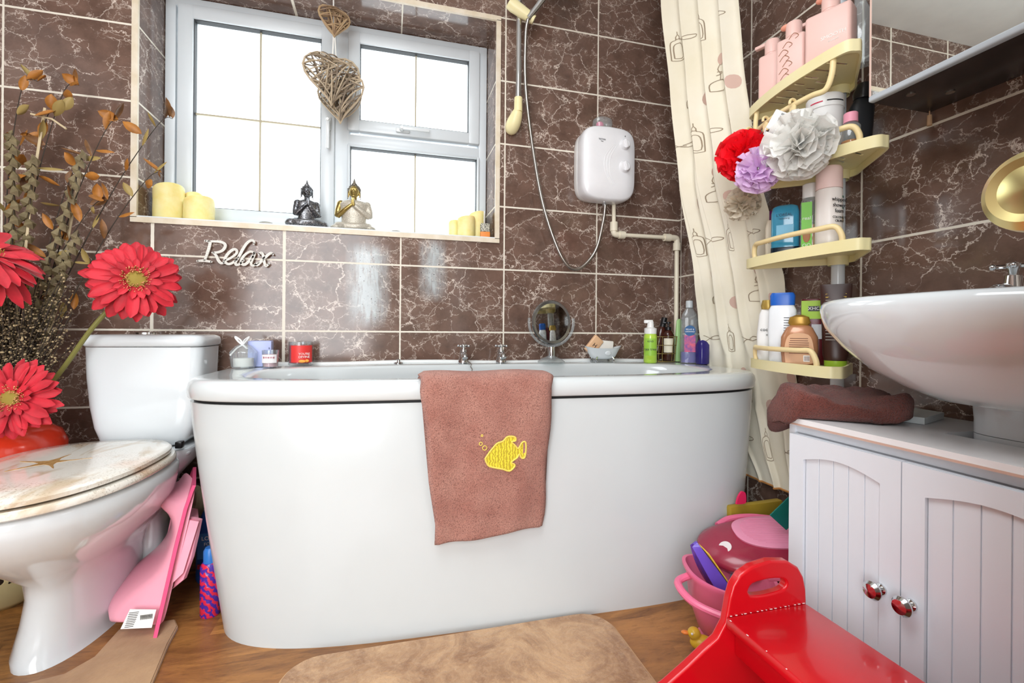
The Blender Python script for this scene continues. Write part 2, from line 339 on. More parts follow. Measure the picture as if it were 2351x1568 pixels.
# ============================================================ THE ROOM
XR = 1.994; XL = -.46; YB = -3.0; ZC = 2.32
WX0, WX1, WZ0, WZ1 = -.045, 1.163, 1.12, 1.985
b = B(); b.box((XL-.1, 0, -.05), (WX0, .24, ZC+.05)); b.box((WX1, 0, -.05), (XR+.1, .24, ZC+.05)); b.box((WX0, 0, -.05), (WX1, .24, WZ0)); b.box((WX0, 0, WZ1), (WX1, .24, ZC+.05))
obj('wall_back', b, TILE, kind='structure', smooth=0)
b = B(); b.box((XR, YB, -.05), (XR+.1, 0, ZC+.05)); obj('wall_right', b, TILE, kind='structure', smooth=0)
b = B(); b.box((XL-.1, YB, -.05), (XL, 0, ZC+.05)); obj('wall_left', b, TILE, kind='structure', smooth=0)
b = B(); b.box((XL-.1, YB-.1, -.05), (XR+.1, YB, ZC+.05)); obj('wall_front', b, M('cream_wall_paint', 'e9e4da', .7), kind='structure', smooth=0)
b = B(); b.box((XL, YB, -.06), (XR, 0, 0)); obj('floor', b, FLOOR, kind='structure', smooth=0)
b = B(); b.box((XL, YB, ZC), (XR, 0, ZC+.06)); obj('ceiling', b, M('ceiling_paint', 'eef1ef', .7), kind='structure', smooth=0)
# window reveal edging (cream corner trim)
b = B(); w_ = .016; y0, y1 = -.006, .004
b.box((WX0-w_, y0, WZ0-w_), (WX1+w_, y1, WZ0+.002)); b.box((WX0-w_, y0, WZ1-.002), (WX1+w_, y1, WZ1+w_)); b.box((WX0-w_, y0, WZ0), (WX0+.002, y1, WZ1)); b.box((WX1-.002, y0, WZ0), (WX1+w_, y1, WZ1))
obj('trim_1', b, CREAM, kind='structure', smooth=0)
b = B(); b.box((WX0+.002, -.004, WZ0-.001), (WX1-.002, .178, WZ0+.006)); obj('trim_2', b, M('sill_board', 'dfe5e8', .25, coat=.3), kind='structure', smooth=0)
b = B(); b.box((XL+.0, -.012, 0), (XL+.03, -.0005, ZC)); obj('trim_3', b, CREAM, kind='structure', smooth=0)

# ============================================================ WINDOW
win = thing('window_1', 'white plastic window with one side casement, top opener and fixed pane', 'window', (0, .18, 0), kind='structure')
def frame_ring(b, x0, z0, x1, z1, w, ya, yb, bev=.006, wb=None):
    wb = wb or w
    b.box((x0, ya, z0), (x0+w, yb, z1), bev); b.box((x1-w, ya, z0), (x1, yb, z1), bev); b.box((x0+w-.004, ya, z0), (x1-w+.004, yb, z0+wb), bev); b.box((x0+w-.004, ya, z1-w), (x1-w+.004, yb, z1), bev)
fx0, fx1, fz0, fz1 = WX0+.001, WX1-.001, WZ0+.007, WZ1-.001
b = B(); frame_ring(b, fx0, fz0, fx1, fz1, .036, 0, .06, wb=.03)
b.box((.535, 0, fz0+.03), (.60, .06, fz1-.03), .006); b.box((.59, 0, 1.50), (fx1-.03, .06, 1.545), .006)
obj('window_frame', b, UPVC, win)
def sash(name, x0, z0, x1, z1, w, mx=(), mz=()):
    b = B(); frame_ring(b, x0, z0, x1, z1, w, -.014, .045, .007); sa = obj(name, b, UPVC, win)
    b = B(); b.box((x0+w-.004, -.0035, z0+w-.004), (x1-w+.004, -.0005, z1-w+.004)); 
    g = B(); frame_ring(g, x0+w-.002, z0+w-.002, x1-w+.002, z1-w+.002, .004, -.006, .02, 0); obj('gasket', g, DARK, sa, smooth=0)
    g = B(); g.box((x0+w, .014, z0+w), (x1-w, .017, z1-w)); obj('pane', g, GLASS, sa, smooth=0)
    g = B()
    for x in mx: g.box((x-.003, .010, z0+w), (x+.003, .021, z1-w))
    for z in mz: g.box((x0+w, .0095, z-.003), (x1-w, .0215, z+.003))
    obj('glazing_bar', g, M('lead_strip', 'b5ac93', .5), sa, smooth=0); return sa
s1 = sash('side_casement', .0, 1.155, .545, 1.955, .052, (.272,), (1.56,))
s2 = sash('top_opener', .592, 1.555, 1.128, 1.955, .047, (.86,))
s3 = sash('fixed_light', .592, 1.135, 1.13, 1.503, .012, (.86,))
def whandle(p, horiz, par):
    b = B(); T = TL(*p)
    if horiz: T = T @ rotM('Y', -PI/2)
    b.box((-.009, -.012, -.02), (.009, 0, .035), .004, T=T); b.tube([(0, -.012, .012), (0, -.030, .012)], .009, 12, T=T)
    b.box((-.007, -.036, -.10), (.007, -.024, .02), .005, T=T); h = obj('handle', b, M('handle_white', 'dfe4e6', .25, coat=.4), par)
    k = B(); k.tube([(0, -.0355, .012), (0, -.039, .012)], .005, 12, T=T); obj('lock_button', k, STEEL, h)
whandle((.523, -.014, 1.56), False, s1); whandle((.815, -.014, 1.574), True, s2)

# ============================================================ BATH
bath = thing('bathtub', 'white freestanding-look bath with rounded front corners below the window', 'bathtub')
def dshape(cx, cy, ax, bf, bb, nf, nb, z, N=96, tilt=0):
    o = []
    for i in range(N):
        t = 2*PI*i/N; c, s = math.cos(t), math.sin(t)
        x = ax*cs(c, nf if s < 0 else nb); y = (bf*cs(s, nf)) if s < 0 else bb*cs(s, nb)
        o.append((cx+x, cy+y-tilt*x*(1 if s < 0 else 0)*abs(s)**.3, z))
    return o
bcx, bcy = 1.108, -.30
NB = 4.4
def outer(z, dx=0, dy=0, tilt=.026): return dshape(bcx, bcy, .848-dx, .312-dy, .293-max(0, min(dy, .01)), NB, 16, z, tilt=tilt)
b = B(); prof = [(.582, .002), (.586, -.001), (.605, -.002), (.618, .000), (.627, .006), (.631, .014), (.632, .03)]
rings = [outer(.582, .03, .03)]+[outer(z, d, d) for z, d in prof]
def inner(z, k, dn=0): return dshape(bcx+.0, -.335, .735*k, .232*(k**.8), .232*(k**.8), 2.9, 2.9, z)
rings += [inner(.632, 1.02), inner(.630, 1.0), inner(.622, .985), inner(.60, .975), inner(.5, .95), inner(.3, .88), inner(.22, .82), inner(.19, .7), inner(.185, .4)]
b.loft(rings, cap0=False, cap1=True); obj('rim', b, ACR, bath, smooth=1.2)
b = B(); rr = []
for k in range(15):
    z = .574*(1-k/14); q = 1-z/.574; rr.append(outer(z, .004+.085*q**1.15, .008-.034*q, tilt=.026+.012*q))
b.loft(rr, cap0=True, cap1=True); obj('side_panel', b, ACR2, bath, smooth=1.2)
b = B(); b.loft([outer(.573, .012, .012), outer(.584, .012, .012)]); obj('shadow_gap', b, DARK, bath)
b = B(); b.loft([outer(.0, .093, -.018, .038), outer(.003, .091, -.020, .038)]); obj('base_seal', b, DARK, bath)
b = B(); b.tube(smoothpath([(x, -.0125, .634+.003*math.sin(x*9)) for x in [.27+.17*i for i in range(11)]], 4), .009, 8, flat=.9); obj('sealant', b, M('white_sealant', 'eef1f0', .4), bath)
# taps
def bath_tap(x, y, label):
    t = thing('bath_tap', label, 'tap', (x, y, .6335), 0)
    b = B(); b.lathe([(.020, 0), (.021, .004), (.018, .012), (.014, .028), (.0125, .042), (.012, .052)], seg=20)
    b.tube(smoothpath([(0, 0, .030), (0, -.018, .034), (0, -.034, .030), (0, -.040, .022)], 5), [.012]*6+[.011]*10, 12); obj('tap_body', b, CHROME, t)
    b = B(); b.lathe([(.006, .052), (.006, .060), (.009, .064), (.009, .070), (.004, .073)], seg=16)
    for k in range(4):
        a = R(45+90*k+10); d = Vector((math.cos(a), math.sin(a), 0)); b.tube([d*.004+Vector((0, 0, .066)), d*.020+Vector((0, 0, .066))], .0032, 8); b.ell(d*.022+Vector((0, 0, .066)), .0048, seg=10)
    obj('cross_handle', b, CHROME, t); return t
bath_tap(1.030, -.068, 'chrome bath tap with cross handle, left of the pair on the rim')
bath_tap(1.175, -.068, 'chrome bath tap with cross handle, right of the pair, next to the shaving mirror')
b = B()
for i in range(34):
    t = i/33; b.ell((1.045+.002*math.sin(i), -.095-.085*t, .640-.004*t if t < .6 else .638-.09*(t-.6)), .0022, seg=6)
obj('plug_chain', b, CHROME, label='thin beaded plug chain hanging from the left bath tap', cat='chain')
b = B(); b.lathe([(.018, 0), (.018, .004), (.006, .006), (.005, .012), (.009, .014), (.009, .016)], c=(.795, -.045, .6335), seg=18)
obj('waste_control', b, CHROME, label='small low chrome plug knob on the bath ledge left of the taps', cat='plug')

# ============================================================ TOWEL ON BATH
TERRY = terry('dusty_pink_terry', 'c99282', 'b97e6f', '7c4c42')
path = [(-.545, .42), (-.548, .52), (-.552, .60), (-.562, .634), (-.585, .644), (-.61, .645), (-.63, .640), (-.640, .622), (-.643, .58), (-.642, .5), (-.641, .42), (-.640, .34), (-.639, .27), (-.638, .24)]
path = smoothpath([(0, p[0], p[1]) for p in path], 3)
def towel_pt(i, s, off):
    p = path[i]; a = path[max(i-1, 0)]; c = path[min(i+1, len(path)-1)]; t = (c-a).normalized(); nn = Vector((0, -t.z, t.y)) * -1
    if nn.dot(Vector((0, p.y+.59, p.z-.56))) < 0 and False: nn = -nn
    q = i/(len(path)-1); top = .835+(.877-.835)*max(0, (.64-p.z)/.4) if i > 9 else .833; rt = 1.178-(.022)*max(0, (.64-p.z)/.4) if i > 9 else 1.176
    x = top+(rt-top)*s; dz = 0
    if i > 14: dz = (-.012+.022*s)*((i-14)/(len(path)-15))
    wv = .004*math.sin(s*7+q*4)+.0025*math.sin(s*17+q*9)
    return Vector((x+.003*math.sin(q*30), p.y-wv*(1 if i > 10 else .3), p.z+dz+.002*math.sin(s*11)))+nn*off
b = B(); rings = []
NS = 26
for s_ in range(NS+1):
    s = s_/NS; ed = .008*min(1, math.sqrt(min(s, 1-s)/.03)) if 0 < s < 1 else .001
    rings.append([towel_pt(i, s, ed) for i in range(len(path))]+[towel_pt(i, s, -ed) for i in range(len(path)-1, -1, -1)])
b.loft(rings); tw = obj('bath_towel', b, TERRY, smooth=2)
tag(tw, 'dusty pink terry hand towel with yellow fish hung over the bath rim', 'towel')
fo = [(585, 820), (620, 770), (650, 735), (690, 695), (740, 680), (770, 650), (800, 640), (850, 650), (855, 680), (820, 690), (850, 720), (880, 750), (915, 700), (945, 700), (950, 760), (940, 830), (910, 835), (890, 800), (870, 830), (820, 865), (850, 890), (840, 915), (800, 940), (740, 920), (680, 905), (620, 885), (595, 850)]
fp = [((x-770)/3430, (790-y)/3430) for x, y in fo]
sp = [tuple(v)[:2] for v in smoothpath([(x, y, 0) for x, y in fp+[fp[0]]], 4)][:-1]
FT = face(1.049, -.6525, .447, 1)
b = B(); b.poly(sp, .003, T=FT); obj('fish_applique', b, band_mat('yellow_stitching', 'e8d63a', 'bda82a', 42, 'X', 6, 3, .8), tw)
b = B(); b.tube([(x, y, .003) for x, y in sp], .0022, 6, closed=True, T=FT)
for cx, cy, r in ((-.055, .018, .0055), (-.065, .029, .004), (-.062, .049, .0022)): b.tube([(cx+r*math.cos(a*.5236), cy+r*math.sin(a*.5236), .002) for a in range(12)], .0011, 5, closed=True, T=FT)
obj('embroidered_outline', b, M('pale_yellow_thread', 'f0d766', .8), tw)

# ============================================================ TOILET
TX_ = .068
wc = thing('toilet', 'white close-coupled toilet with patterned wooden-look seat left of the bath', 'toilet')
def egg(cx, hw, yb, yf, z, N=48, n=2.2, nb=2.8):
    cy = yb-(yb-yf)*.42; o = []
    for i in range(N):
        t = 2*PI*i/N; c, s = math.cos(t), math.sin(t); e = nb if s > 0 else n
        o.append((cx+hw*cs(c, e), cy+((yb-cy) if s > 0 else (cy-yf))*cs(s, e), z))
    return o
b = B()
P = [(0.005, .088, -.14, -.545, 0), (-0.001, .086, -.14, -.54, .015), (0.004, .078, -.15, -.525, .08), (0.009, .074, -.16, -.52, .14), (0.016, .082, -.165, -.535, .185), (0.022, .112, -.17, -.585, .225), (0.026, .142, -.18, -.645, .27), (0.029, .166, -.19, -.695, .315), (0.030, .178, -.20, -.722, .355), (0.030, .181, -.20, -.728, .385), (0.030, .176, -.21, -.722, .392)]
b.loft([egg(*p) for p in P]); pan = obj('pan', b, CER, wc, smooth=1.2)
b = B(); b.sup([(.09, .07, .0), (.085, .065, .08), (.07, .055, .2), (.10, .06, .30), (.15, .075, .36), (.16, .085, .392), (.16, .085, .398)], c=(.035, -.155, 0), n=4); b.box((-.10, -.215, .375), (.190, -.02, .40), .012, seg=3); obj('rear_pedestal', b, CER, wc, smooth=.9)
WOOD = None
def seat_mat():
    m = bpy.data.materials.new('shell_pattern_seat'); m.use_nodes = True; t = NT(m); co = t.new('ShaderNodeTexCoord').outputs['Object']
    mp = t.new('ShaderNodeMapping'); t.link(co, mp.inputs[0]); mp.inputs['Rotation'].default_value = (0, 0, .8); mp.inputs['Scale'].default_value = (2.2, .8, 1)
    n = t.noise(mp.outputs[0], 6, 4, .55, 1.2); n2 = t.noise(co, 5, 3); n3 = t.noise(co, 240, 2)
    c = t.mix(t.mapr(n.outputs[0], .5, .64, 0, .62), lin('ece8de'), lin('bb9a6a'))
    c = t.mix(t.mapr(n2.outputs[0], .55, .7, 0, .55), c, lin('d8a98a')); c = t.mix(t.math('MULTIPLY', t.mapr(n3.outputs[0], .55, .65, 0, .5), t.mapr(n2.outputs[0], .45, .55, 0, 1)), c, lin('8a7450'))
    t.link(c, t.b.inputs['Base Color']); t.b.inputs['Roughness'].default_value = .18; t.b.inputs['Coat Weight'].default_value = .5; return m
SEAT = seat_mat()
b = B(); b.loft([egg(.028, .176, -.225, -.735, .397), egg(.028, .184, -.222, -.744, .402), egg(.028, .185, -.222, -.745, .410), egg(.028, .180, -.225, -.74, .4165)]); obj('seat_ring', b, SEAT, wc, smooth=.9)
b = B(); b.loft([egg(.020, .170, -.228, -.73, .4185), egg(.020, .180, -.224, -.742, .422), egg(.020, .181, -.224, -.743, .431), egg(.020, .174, -.23, -.735, .437), egg(.020, .12, -.27, -.66, .441), egg(.020, .04, -.38, -.54, .442)]); lid = obj('seat_lid', b, SEAT, wc, smooth=.9)
st = []
for k in range(10): a = 2*PI*k/10+.3; r = .075 if k % 2 == 0 else .018; st.append((r*math.cos(a), r*math.sin(a)))
b = B(); b.poly([tuple(v)[:2] for v in smoothpath([(x, y, 0) for x, y in st+[st[0]]], 3)][:-1], .0012, T=TL(.0, -.47, .4415)); obj('starfish_print', b, M('sand_print', 'c9a26a', .25, var=(90, 'a67c46', .15), coat=.4), lid)
b = B()
for x in (-.03, .10): b = B(); b.tube([(x-.012, -.222, .415), (x+.012, -.222, .415)], .010, 12); obj('hinge', b, BLACKP, wc)
b = B()
b.box((.160, -.235, .405), (.178, -.212, .425), .003); obj('buffer', b, BLACKP, wc)
b = B(); C_ = (.064, -.115, 0)
b.sup([(.080, .070, .404), (.098, .078, .409), (.116, .084, .426), (.130, .087, .465), (.141, .09, .53), (.148, .092, .61), (.151, .093, .70)], c=C_, n=7, seg=40); obj('cistern', b, CER, wc, smooth=.9)
b = B(); b.sup([(.150, .098, .702), (.155, .102, .707), (.156, .103, .720), (.153, .100, .730), (.143, .090, .736), (.08, .05, .738)], c=C_, n=7, seg=40); obj('cistern_lid', b, CER, wc, smooth=.9)
b = B(); b.lathe([(.034, 0), (.034, .005), (.028, .008), (.01, .0085)], c=(.03, -.095, .7375), seg=24); obj('flush_button', b, CHROME, wc)
# pipework near the toilet
b = B(); b.tube(smoothpath([(.10, -.07, .22), (.16, -.055, .20), (.235, -.05, .20), (.235, -.02, .24)], 6), .045, 18); sp_ = obj('soil_pipe', b, M('brown_soil_pipe', '4a4038', .5), label='dark brown soil pipe behind the toilet pan', cat='pipe')
b = B(); b.tube([(.146, -.115, .205), (.160, -.100, .20), (.170, -.09, .20)], [.054, .055, .052], 24); obj('pipe_collar', b, M('aged_cream_collar', 'c9bfa2', .6, var=(30, '9f9270', .25)), sp_)
b = B(); b.tube(smoothpath([(-.115, -.03, .47), (-.118, -.06, .49), (-.105, -.075, .495), (-.085, -.07, .48), (-.08, -.06, .44), (-.085, -.02, .41)], 5), .008, 10); b.tube([(-.11, -.003, .47), (-.115, -.035, .47)], .014, 12)
obj('cistern_feed_pipe', b, M('grey_brass_pipe', '8d877a', .35, .7), label='small curved metal feed pipe between red vase and cistern', cat='pipe')
b = B(); b.tube(smoothpath([(.235, -.05, .43), (.238, -.055, .38), (.232, -.06, .33), (.205, -.045, .27)], 5), .009, 10); b.tube([(.236, -.052, .40), (.238, -.055, .375)], .014, 10)
obj('overflow_pipe', b, M('dark_copper_pipe', '5a4636', .4, .5), label='dark copper pipe dropping from the right underside of the cistern', cat='pipe')

# ============================================================ FLOOR RUGS
def slab(name, outl, z0, h, mat, label, cat, edge=None, holes=(), bev=.004):
    bm = bmesh.new(); vs = [bm.verts.new((x, y, z0)) for x, y in outl]; f = bm.faces.new(vs)
    g = bmesh.ops.extrude_face_region(bm, geom=[f]); top = [e for e in g['geom'] if isinstance(e, bmesh.types.BMVert)]
    for v in top: v.co.z += h
    bmesh.ops.bevel(bm, geom=[e for e in bm.edges if all(v.co.z > z0+h*.9 for v in e.verts)], offset=bev, segments=2, affect='EDGES')
    b = B(); b.bm(bm); return obj(name, b, mat, label=label, cat=cat)
RUG = rug_mat('tan_velvet_pile', 'c39b72', '946a45')
ro = rounded(.545, -1.35, 1.315, -.656, .075)
slab('bath_rug', ro, .001, .016, RUG, 'tan velvet bath mat with rounded corners on the floor before the bath', 'rug')
b = B(); b.tube([(x, y, .006) for x, y in ro], .0062, 8, closed=True); rb = obj('rug_binding', b, M('tan_binding', 'c7a27a', .8)); rb.parent = bpy.data.objects['bath_rug']
um = [(-.30, -.43), (-.115, -.43), (-.115, -.53), (-.08, -.575), (.005, -.592), (.09, -.575), (.12, -.53), (.12, -.43), (.236, -.418), (.255, -.45), (.262, -.52), (.285, -.65), (.29, -.85), (.22, -.95), (-.22, -.95), (-.30, -.86)]
slab('toilet_mat', um, .001, .010, M('beige_pedestal_mat', 'b48e66', .9, var=(12, 'a07a55', .15), bump=(60, .5, .003), sheen=.3), 'beige pedestal mat with curved edge around the toilet base', 'mat', bev=.003)

# ============================================================ VASE AND DRIED ARRANGEMENT
def vase_mat():
    m = bpy.data.materials.new('vase_glaze'); m.use_nodes = True; t = NT(m); co = t.new('ShaderNodeTexCoord').outputs['Object']
    sp = t.new('ShaderNodeSeparateXYZ'); t.link(co, sp.inputs[0]); n = t.noise(co, 38, 2, .5, 1.5); zz = t.math('ADD', sp.outputs[2], t.math('MULTIPLY', n.outputs[0], .05))
    c = t.mix(t.mapr(n.outputs[0], .47, .53, 0, 1), lin('c8b98c'), lin('1d1a18'))
    c = t.mix(t.math('GREATER_THAN', zz, .165), c, lin('c8b98c')); c = t.mix(t.math('LESS_THAN', zz, .115), c, lin('b3a67c'))
    c = t.mix(t.math('GREATER_THAN', sp.outputs[2], .28), c, lin('e23b20')); t.link(c, t.b.inputs['Base Color']); t.b.inputs['Roughness'].default_value = .25; t.b.inputs['Coat Weight'].default_value = .4; return m
VC = (-.262, -.20)
vs_ = thing('floor_vase', 'tall round-shouldered red floor vase behind the toilet seat', 'vase', (VC[0], VC[1], 0))
b = B(); b.lathe([(.06, 0), (.085, .02), (.115, .08), (.128, .15), (.13, .22), (.122, .28), (.12, .33), (.130, .39), (.131, .43), (.118, .462), (.09, .482), (.062, .492), (.058, .498), (.052, .497), (.050, .46), (.05, .2)], seg=48, cap1=True); obj('vase_body', b, vase_mat(), vs_, smooth=1)
def stem_base(k): a = k*2.4; r = .012+.024*((k*7) % 5)/5; return Vector((VC[0]+r*math.cos(a), VC[1]+r*math.sin(a), .44))
GREEN = M('olive_stem', '7d7a3f', .55); PETAL = M('red_fabric_petal', 'd91e33', .6, var=(18, 'a80f22', .2), sheen=.3)
def petal(b, T, L, W, curl, cup, mi=0):
    def fn(u, v):
        w = W*math.sin(PI*min(1, (.12+.88*v))**.75)**.7 if v < 1 else 0
        w = W*(math.sin(PI*min(1, (.08+.60*v)))**.8)*(1 if v < .8 else math.sqrt(max(0, 1-((v-.8)/.205)**2)))
        x = (u-.5)*w; y = L*v; z = curl*v*v*L-cup*(abs(u-.5)*2)**2*w*-.3+.0015*math.sin(u*20); return (x, y, z)
    b.grid(fn, 7, 9, mi, T=T)
def gerbera(c, nrm, rad, label, k, up=.2, seed=1, through=None):
    rr = random.Random(seed); nrm = Vector(nrm).normalized(); Q = nrm.to_track_quat('Z', 'Y').to_matrix().to_4x4(); T0 = TL(*c) @ Q
    t = thing('gerbera_flower', label, 'flower')
    b = B()
    for ring, (n, L, el, wd) in enumerate(((22, 1, -.06, .25), (20, .9, .12, .24), (15, .46, .42, .15))):
        for i in range(n):
            a = 2*PI*(i+rr.uniform(-.2, .2)+ring*.5)/n; T = T0 @ rotM('Z', a) @ TL(0, rad*.10, .003*ring) @ rotM('X', el+rr.uniform(-.12, .12)) @ rotM('Y', rr.uniform(-.25, .25))
            petal(b, T, rad*.9*L*rr.uniform(.9, 1.05), rad*wd*rr.uniform(.9, 1.1), -up*rr.uniform(.5, 1.6), .5)
    obj('petals', b, PETAL, t, smooth=3)
    b = B(); b.lathe([(rad*.22, -.002), (rad*.20, rad*.10), (rad*.1, rad*.13), (0, rad*.135)], seg=20, T=T0)
    for i in range(110):
        a = rr.uniform(0, 6.28); q = rr.uniform(.12, .30)*rad; b.tube([(q*math.cos(a), q*math.sin(a), rad*.08), (q*1.12*math.cos(a), q*1.12*math.sin(a), rad*.19)], rad*.011, 4, mi=1 if i % 4 else 0, T=T0)
    obj('flower_centre', b, [M('dark_yellow_disc', '9a8438', .8), M('pink_stamen', 'e2a070', .7)], t)
    b = B(); c = Vector(c); p0 = stem_base(k); m = through or [(c+p0)/2+Vector((0, 0, -.03))]
    b.tube(smoothpath([p0]+[Vector(x) for x in m]+[c-nrm*.045, c-nrm*.002], 8), .0062, 10); obj('stem', b, GREEN, t)
gerbera((.090, -.30, .888), (.46, -.85, .12), .113, 'red gerbera on a long green stem leaning over the cistern', 1, seed=3, through=[(-.12, -.24, .62), (-.02, -.27, .76)])
gerbera((-.215, -.34, .93), (.35, -.62, .62), .115, 'red gerbera with drooping petals cut off by the left edge', 2, up=.5, seed=5)
gerbera((-.150, -.345, .578), (.02, -.97, .15), .100, 'red gerbera with a yellow eye low in front of the red vase', 3, up=.12, seed=9, through=[(-.24, -.24, .53)])
LEAFM = [M('amber_dried_leaf', 'b97a35', .5, var=(30, '8d5a22', .2)), M('brown_dried_leaf', '8a5f38', .5, var=(30, '5f3f20', .2)), M('straw_dried_leaf', 'a08a52', .55)]
TWIG = M('dark_twig', '3b3128', .7)
def leaf(b, c, d, L, W, mi):
    d = Vector(d).normalized(); Q = d.to_track_quat('Y', 'Z').to_matrix().to_4x4(); T = TL(*c) @ Q @ rotM('Y', rnd.uniform(0, 3.1))
    def fn(u, v): w = W*math.sin(PI*v)**.8; x = (u-.5)*w; return (x, v*L, .25*w*(1-(2*u-1)**2)+.12*L*v*v)
    b.grid(fn, 5, 7, mi, T=T)
leafst = [ # tip x,z, bulge, height label
 ((.060, 1.40), 'dried stem with amber leaves reaching the window frame, furthest right'),
 ((.040, 1.22), 'dried stem with brown leaves curving just left of the window'),
 ((-.055, 1.36), 'dried leafy stem with curled amber leaves over the second tile'),
 ((-.185, 1.47), 'tallest dried leafy stem left of the window'),
 ((-.215, 1.38), 'dried stem with paired amber leaves near the left edge'),
 ((-.262, 1.45), 'dried stem with broad amber leaf beside the white twig'),
 ((-.29, 1.30), 'dried leafy stem cropped at the left edge'),
 ((-.14, 1.25), 'dried stem with straw leaves in the middle of the arrangement'),
 ((-.09, 1.12), 'short dried stem with amber leaves above the right gerbera')]
for k, ((x, z), lab) in enumerate(leafst):
    p0 = stem_base(k+4); yt = -.10-.02*(k % 3); tip = Vector((x, yt, z)); mid = p0.lerp(tip, .5)+Vector((-.02, .01, .03)); pth = smoothpath([p0, p0.lerp(mid, .5), mid, mid.lerp(tip, .55)+Vector((-.008, 0, .01)), tip, tip+Vector((.035, 0, .018))], 8)
    t = thing('dried_leaf_stem', lab, 'dried stem', group='dried leafy stems in the red vase')
    b = B(); b.tube(pth, [.0022-.0014*i/len(pth) for i in range(len(pth))], 6); obj('stem', b, TWIG, t)
    b = B(); n = len(pth)
    for q in range(n//3, n, 3):
        c = pth[q]; d = Vector((rnd.uniform(-.5, .7), rnd.uniform(-.4, .2), rnd.uniform(-.3, 1))); leaf(b, c, d, rnd.uniform(.042, .064), rnd.uniform(.020, .030), rnd.choice([0, 0, 1, 2]))
    obj('leaves', b, LEAFM, t, smooth=3)
# spiralling seed-pod stems
POD = M('olive_seed_pod', '877a5a', .6, var=(40, '5d5138', .2))
zz = [((-.268, 1.30), 'zigzag seed-pod stem at the far left edge', .017), ((-.225, 1.24), 'zigzag seed-pod stem second from the left', .018), ((-.112, 1.27), 'pale zigzag seed-pod stem reaching highest in the middle', .015), ((-.145, .97), 'short zigzag seed-pod stem beside the gerbera stem', .017), ((-.115, 1.03), 'zigzag seed-pod stem leaning right behind the short one', .016), ((-.165, .90), 'lowest zigzag seed-pod stem behind the left gerbera', .017)]
for k, ((x, z), lab, rad) in enumerate(zz):
    p0 = stem_base(k+13); tip = Vector((x, -.17+.01*(k % 3), z)); pth = smoothpath([p0, p0.lerp(tip, .35)+Vector((-.01, 0, .02)), p0.lerp(tip, .7)+Vector((.004, 0, .02)), tip], 10)
    t = thing('seed_pod_stem', lab, 'dried stem', group='zigzag seed-pod stems in the red vase'); b = B(); b.tube(pth, .003, 6); obj('stem', b, TWIG, t)
    b = B(); L = (tip-p0).length; n = int(L*.86/.021)
    for i in range(n):
        q = .14+.86*i/n; f = q*(len(pth)-1); a = pth[int(f)]; c = pth[min(int(f)+1, len(pth)-1)]; pos = a.lerp(c, f-int(f)); s = 1 if i % 2 else -1; rr_ = rad*1.3*(1-.35*q)
        b.add([pos+Vector((-s*rr_*.12, 0, .021)), pos+Vector((s*rr_, -rr_*.5, .002)), pos+Vector((s*rr_, rr_*.5, .002)), pos+Vector((-s*rr_*.12, -rr_*.55, -.006)), pos+Vector((-s*rr_*.12, rr_*.55, -.006)), pos+Vector((s*rr_*.8, 0, -.015))],
              [(0, 1, 2), (0, 3, 1), (0, 2, 4), (3, 5, 1), (4, 2, 5), (1, 5, 2), (0, 4, 3), (3, 4, 5)])
    obj('pods', b, POD, t, smooth=0)
# grain bunches
GRAIN = M('speckled_grain', '8a7658', .7, var=(120, '3a3028', .2))
for k, (x, y, z, lab) in enumerate(((-.27, -.24, .80, 'dark bushy grain bunch at the left edge above the vase'), (-.215, -.25, .78, 'dark bushy grain bunch in the middle above the vase'), (-.15, -.22, .76, 'pale speckled grain bunch next to the green stem'))):
    t = thing('grain_bunch', lab, 'dried bunch', group='bunches of dried grain in the red vase'); b = B(); g = B()
    for i in range(46):
        p0 = stem_base(k+20)+Vector((rnd.uniform(-.01, .01), rnd.uniform(-.01, .01), 0)); tip = Vector((x+rnd.uniform(-.045, .045), y+rnd.uniform(-.03, .03), z+rnd.uniform(-.16, .14))); pth = smoothpath([p0, p0.lerp(tip, .5)+Vector((rnd.uniform(-.012, .012), 0, .01)), tip], 6)
        b.tube(pth, .0011, 4)
        for q in range(4, len(pth)):
            for _ in range(4): g.ell(pth[q]+Vector((rnd.uniform(-.006, .006), rnd.uniform(-.006, .006), rnd.uniform(-.008, .008))), rnd.uniform(.0016, .003), seg=5, mi=rnd.choice([0, 0, 1]))
    obj('stalks', b, TWIG, t); obj('grains', g, [GRAIN, M('pale_grain', 'b8a37e', .7)], t)
b = B(); b.tube(smoothpath([stem_base(30), (-.235, -.18, .9), (-.232, -.15, 1.15), (-.222, -.12, 1.40)], 6), .0035, 6); b.tube([(-.25, -.13, 1.375), (-.205, -.12, 1.37), (-.17, -.12, 1.345)], .003, 6)
obj('pale_twig', b, M('stripped_twig', 'cdbb98', .6), label='bare pale twig standing upright among the dried stems at left', cat='twig')
b = B(); b.tube(smoothpath([stem_base(31), (-.17, -.16, .8), (-.155, -.14, 1.0), (-.135, -.12, 1.22)], 6), .004, 6)
obj('pale_twig', b, M('stripped_twig', 'cdbb98', .6), label='bare pinkish twig in the middle of the dried stems', cat='twig')

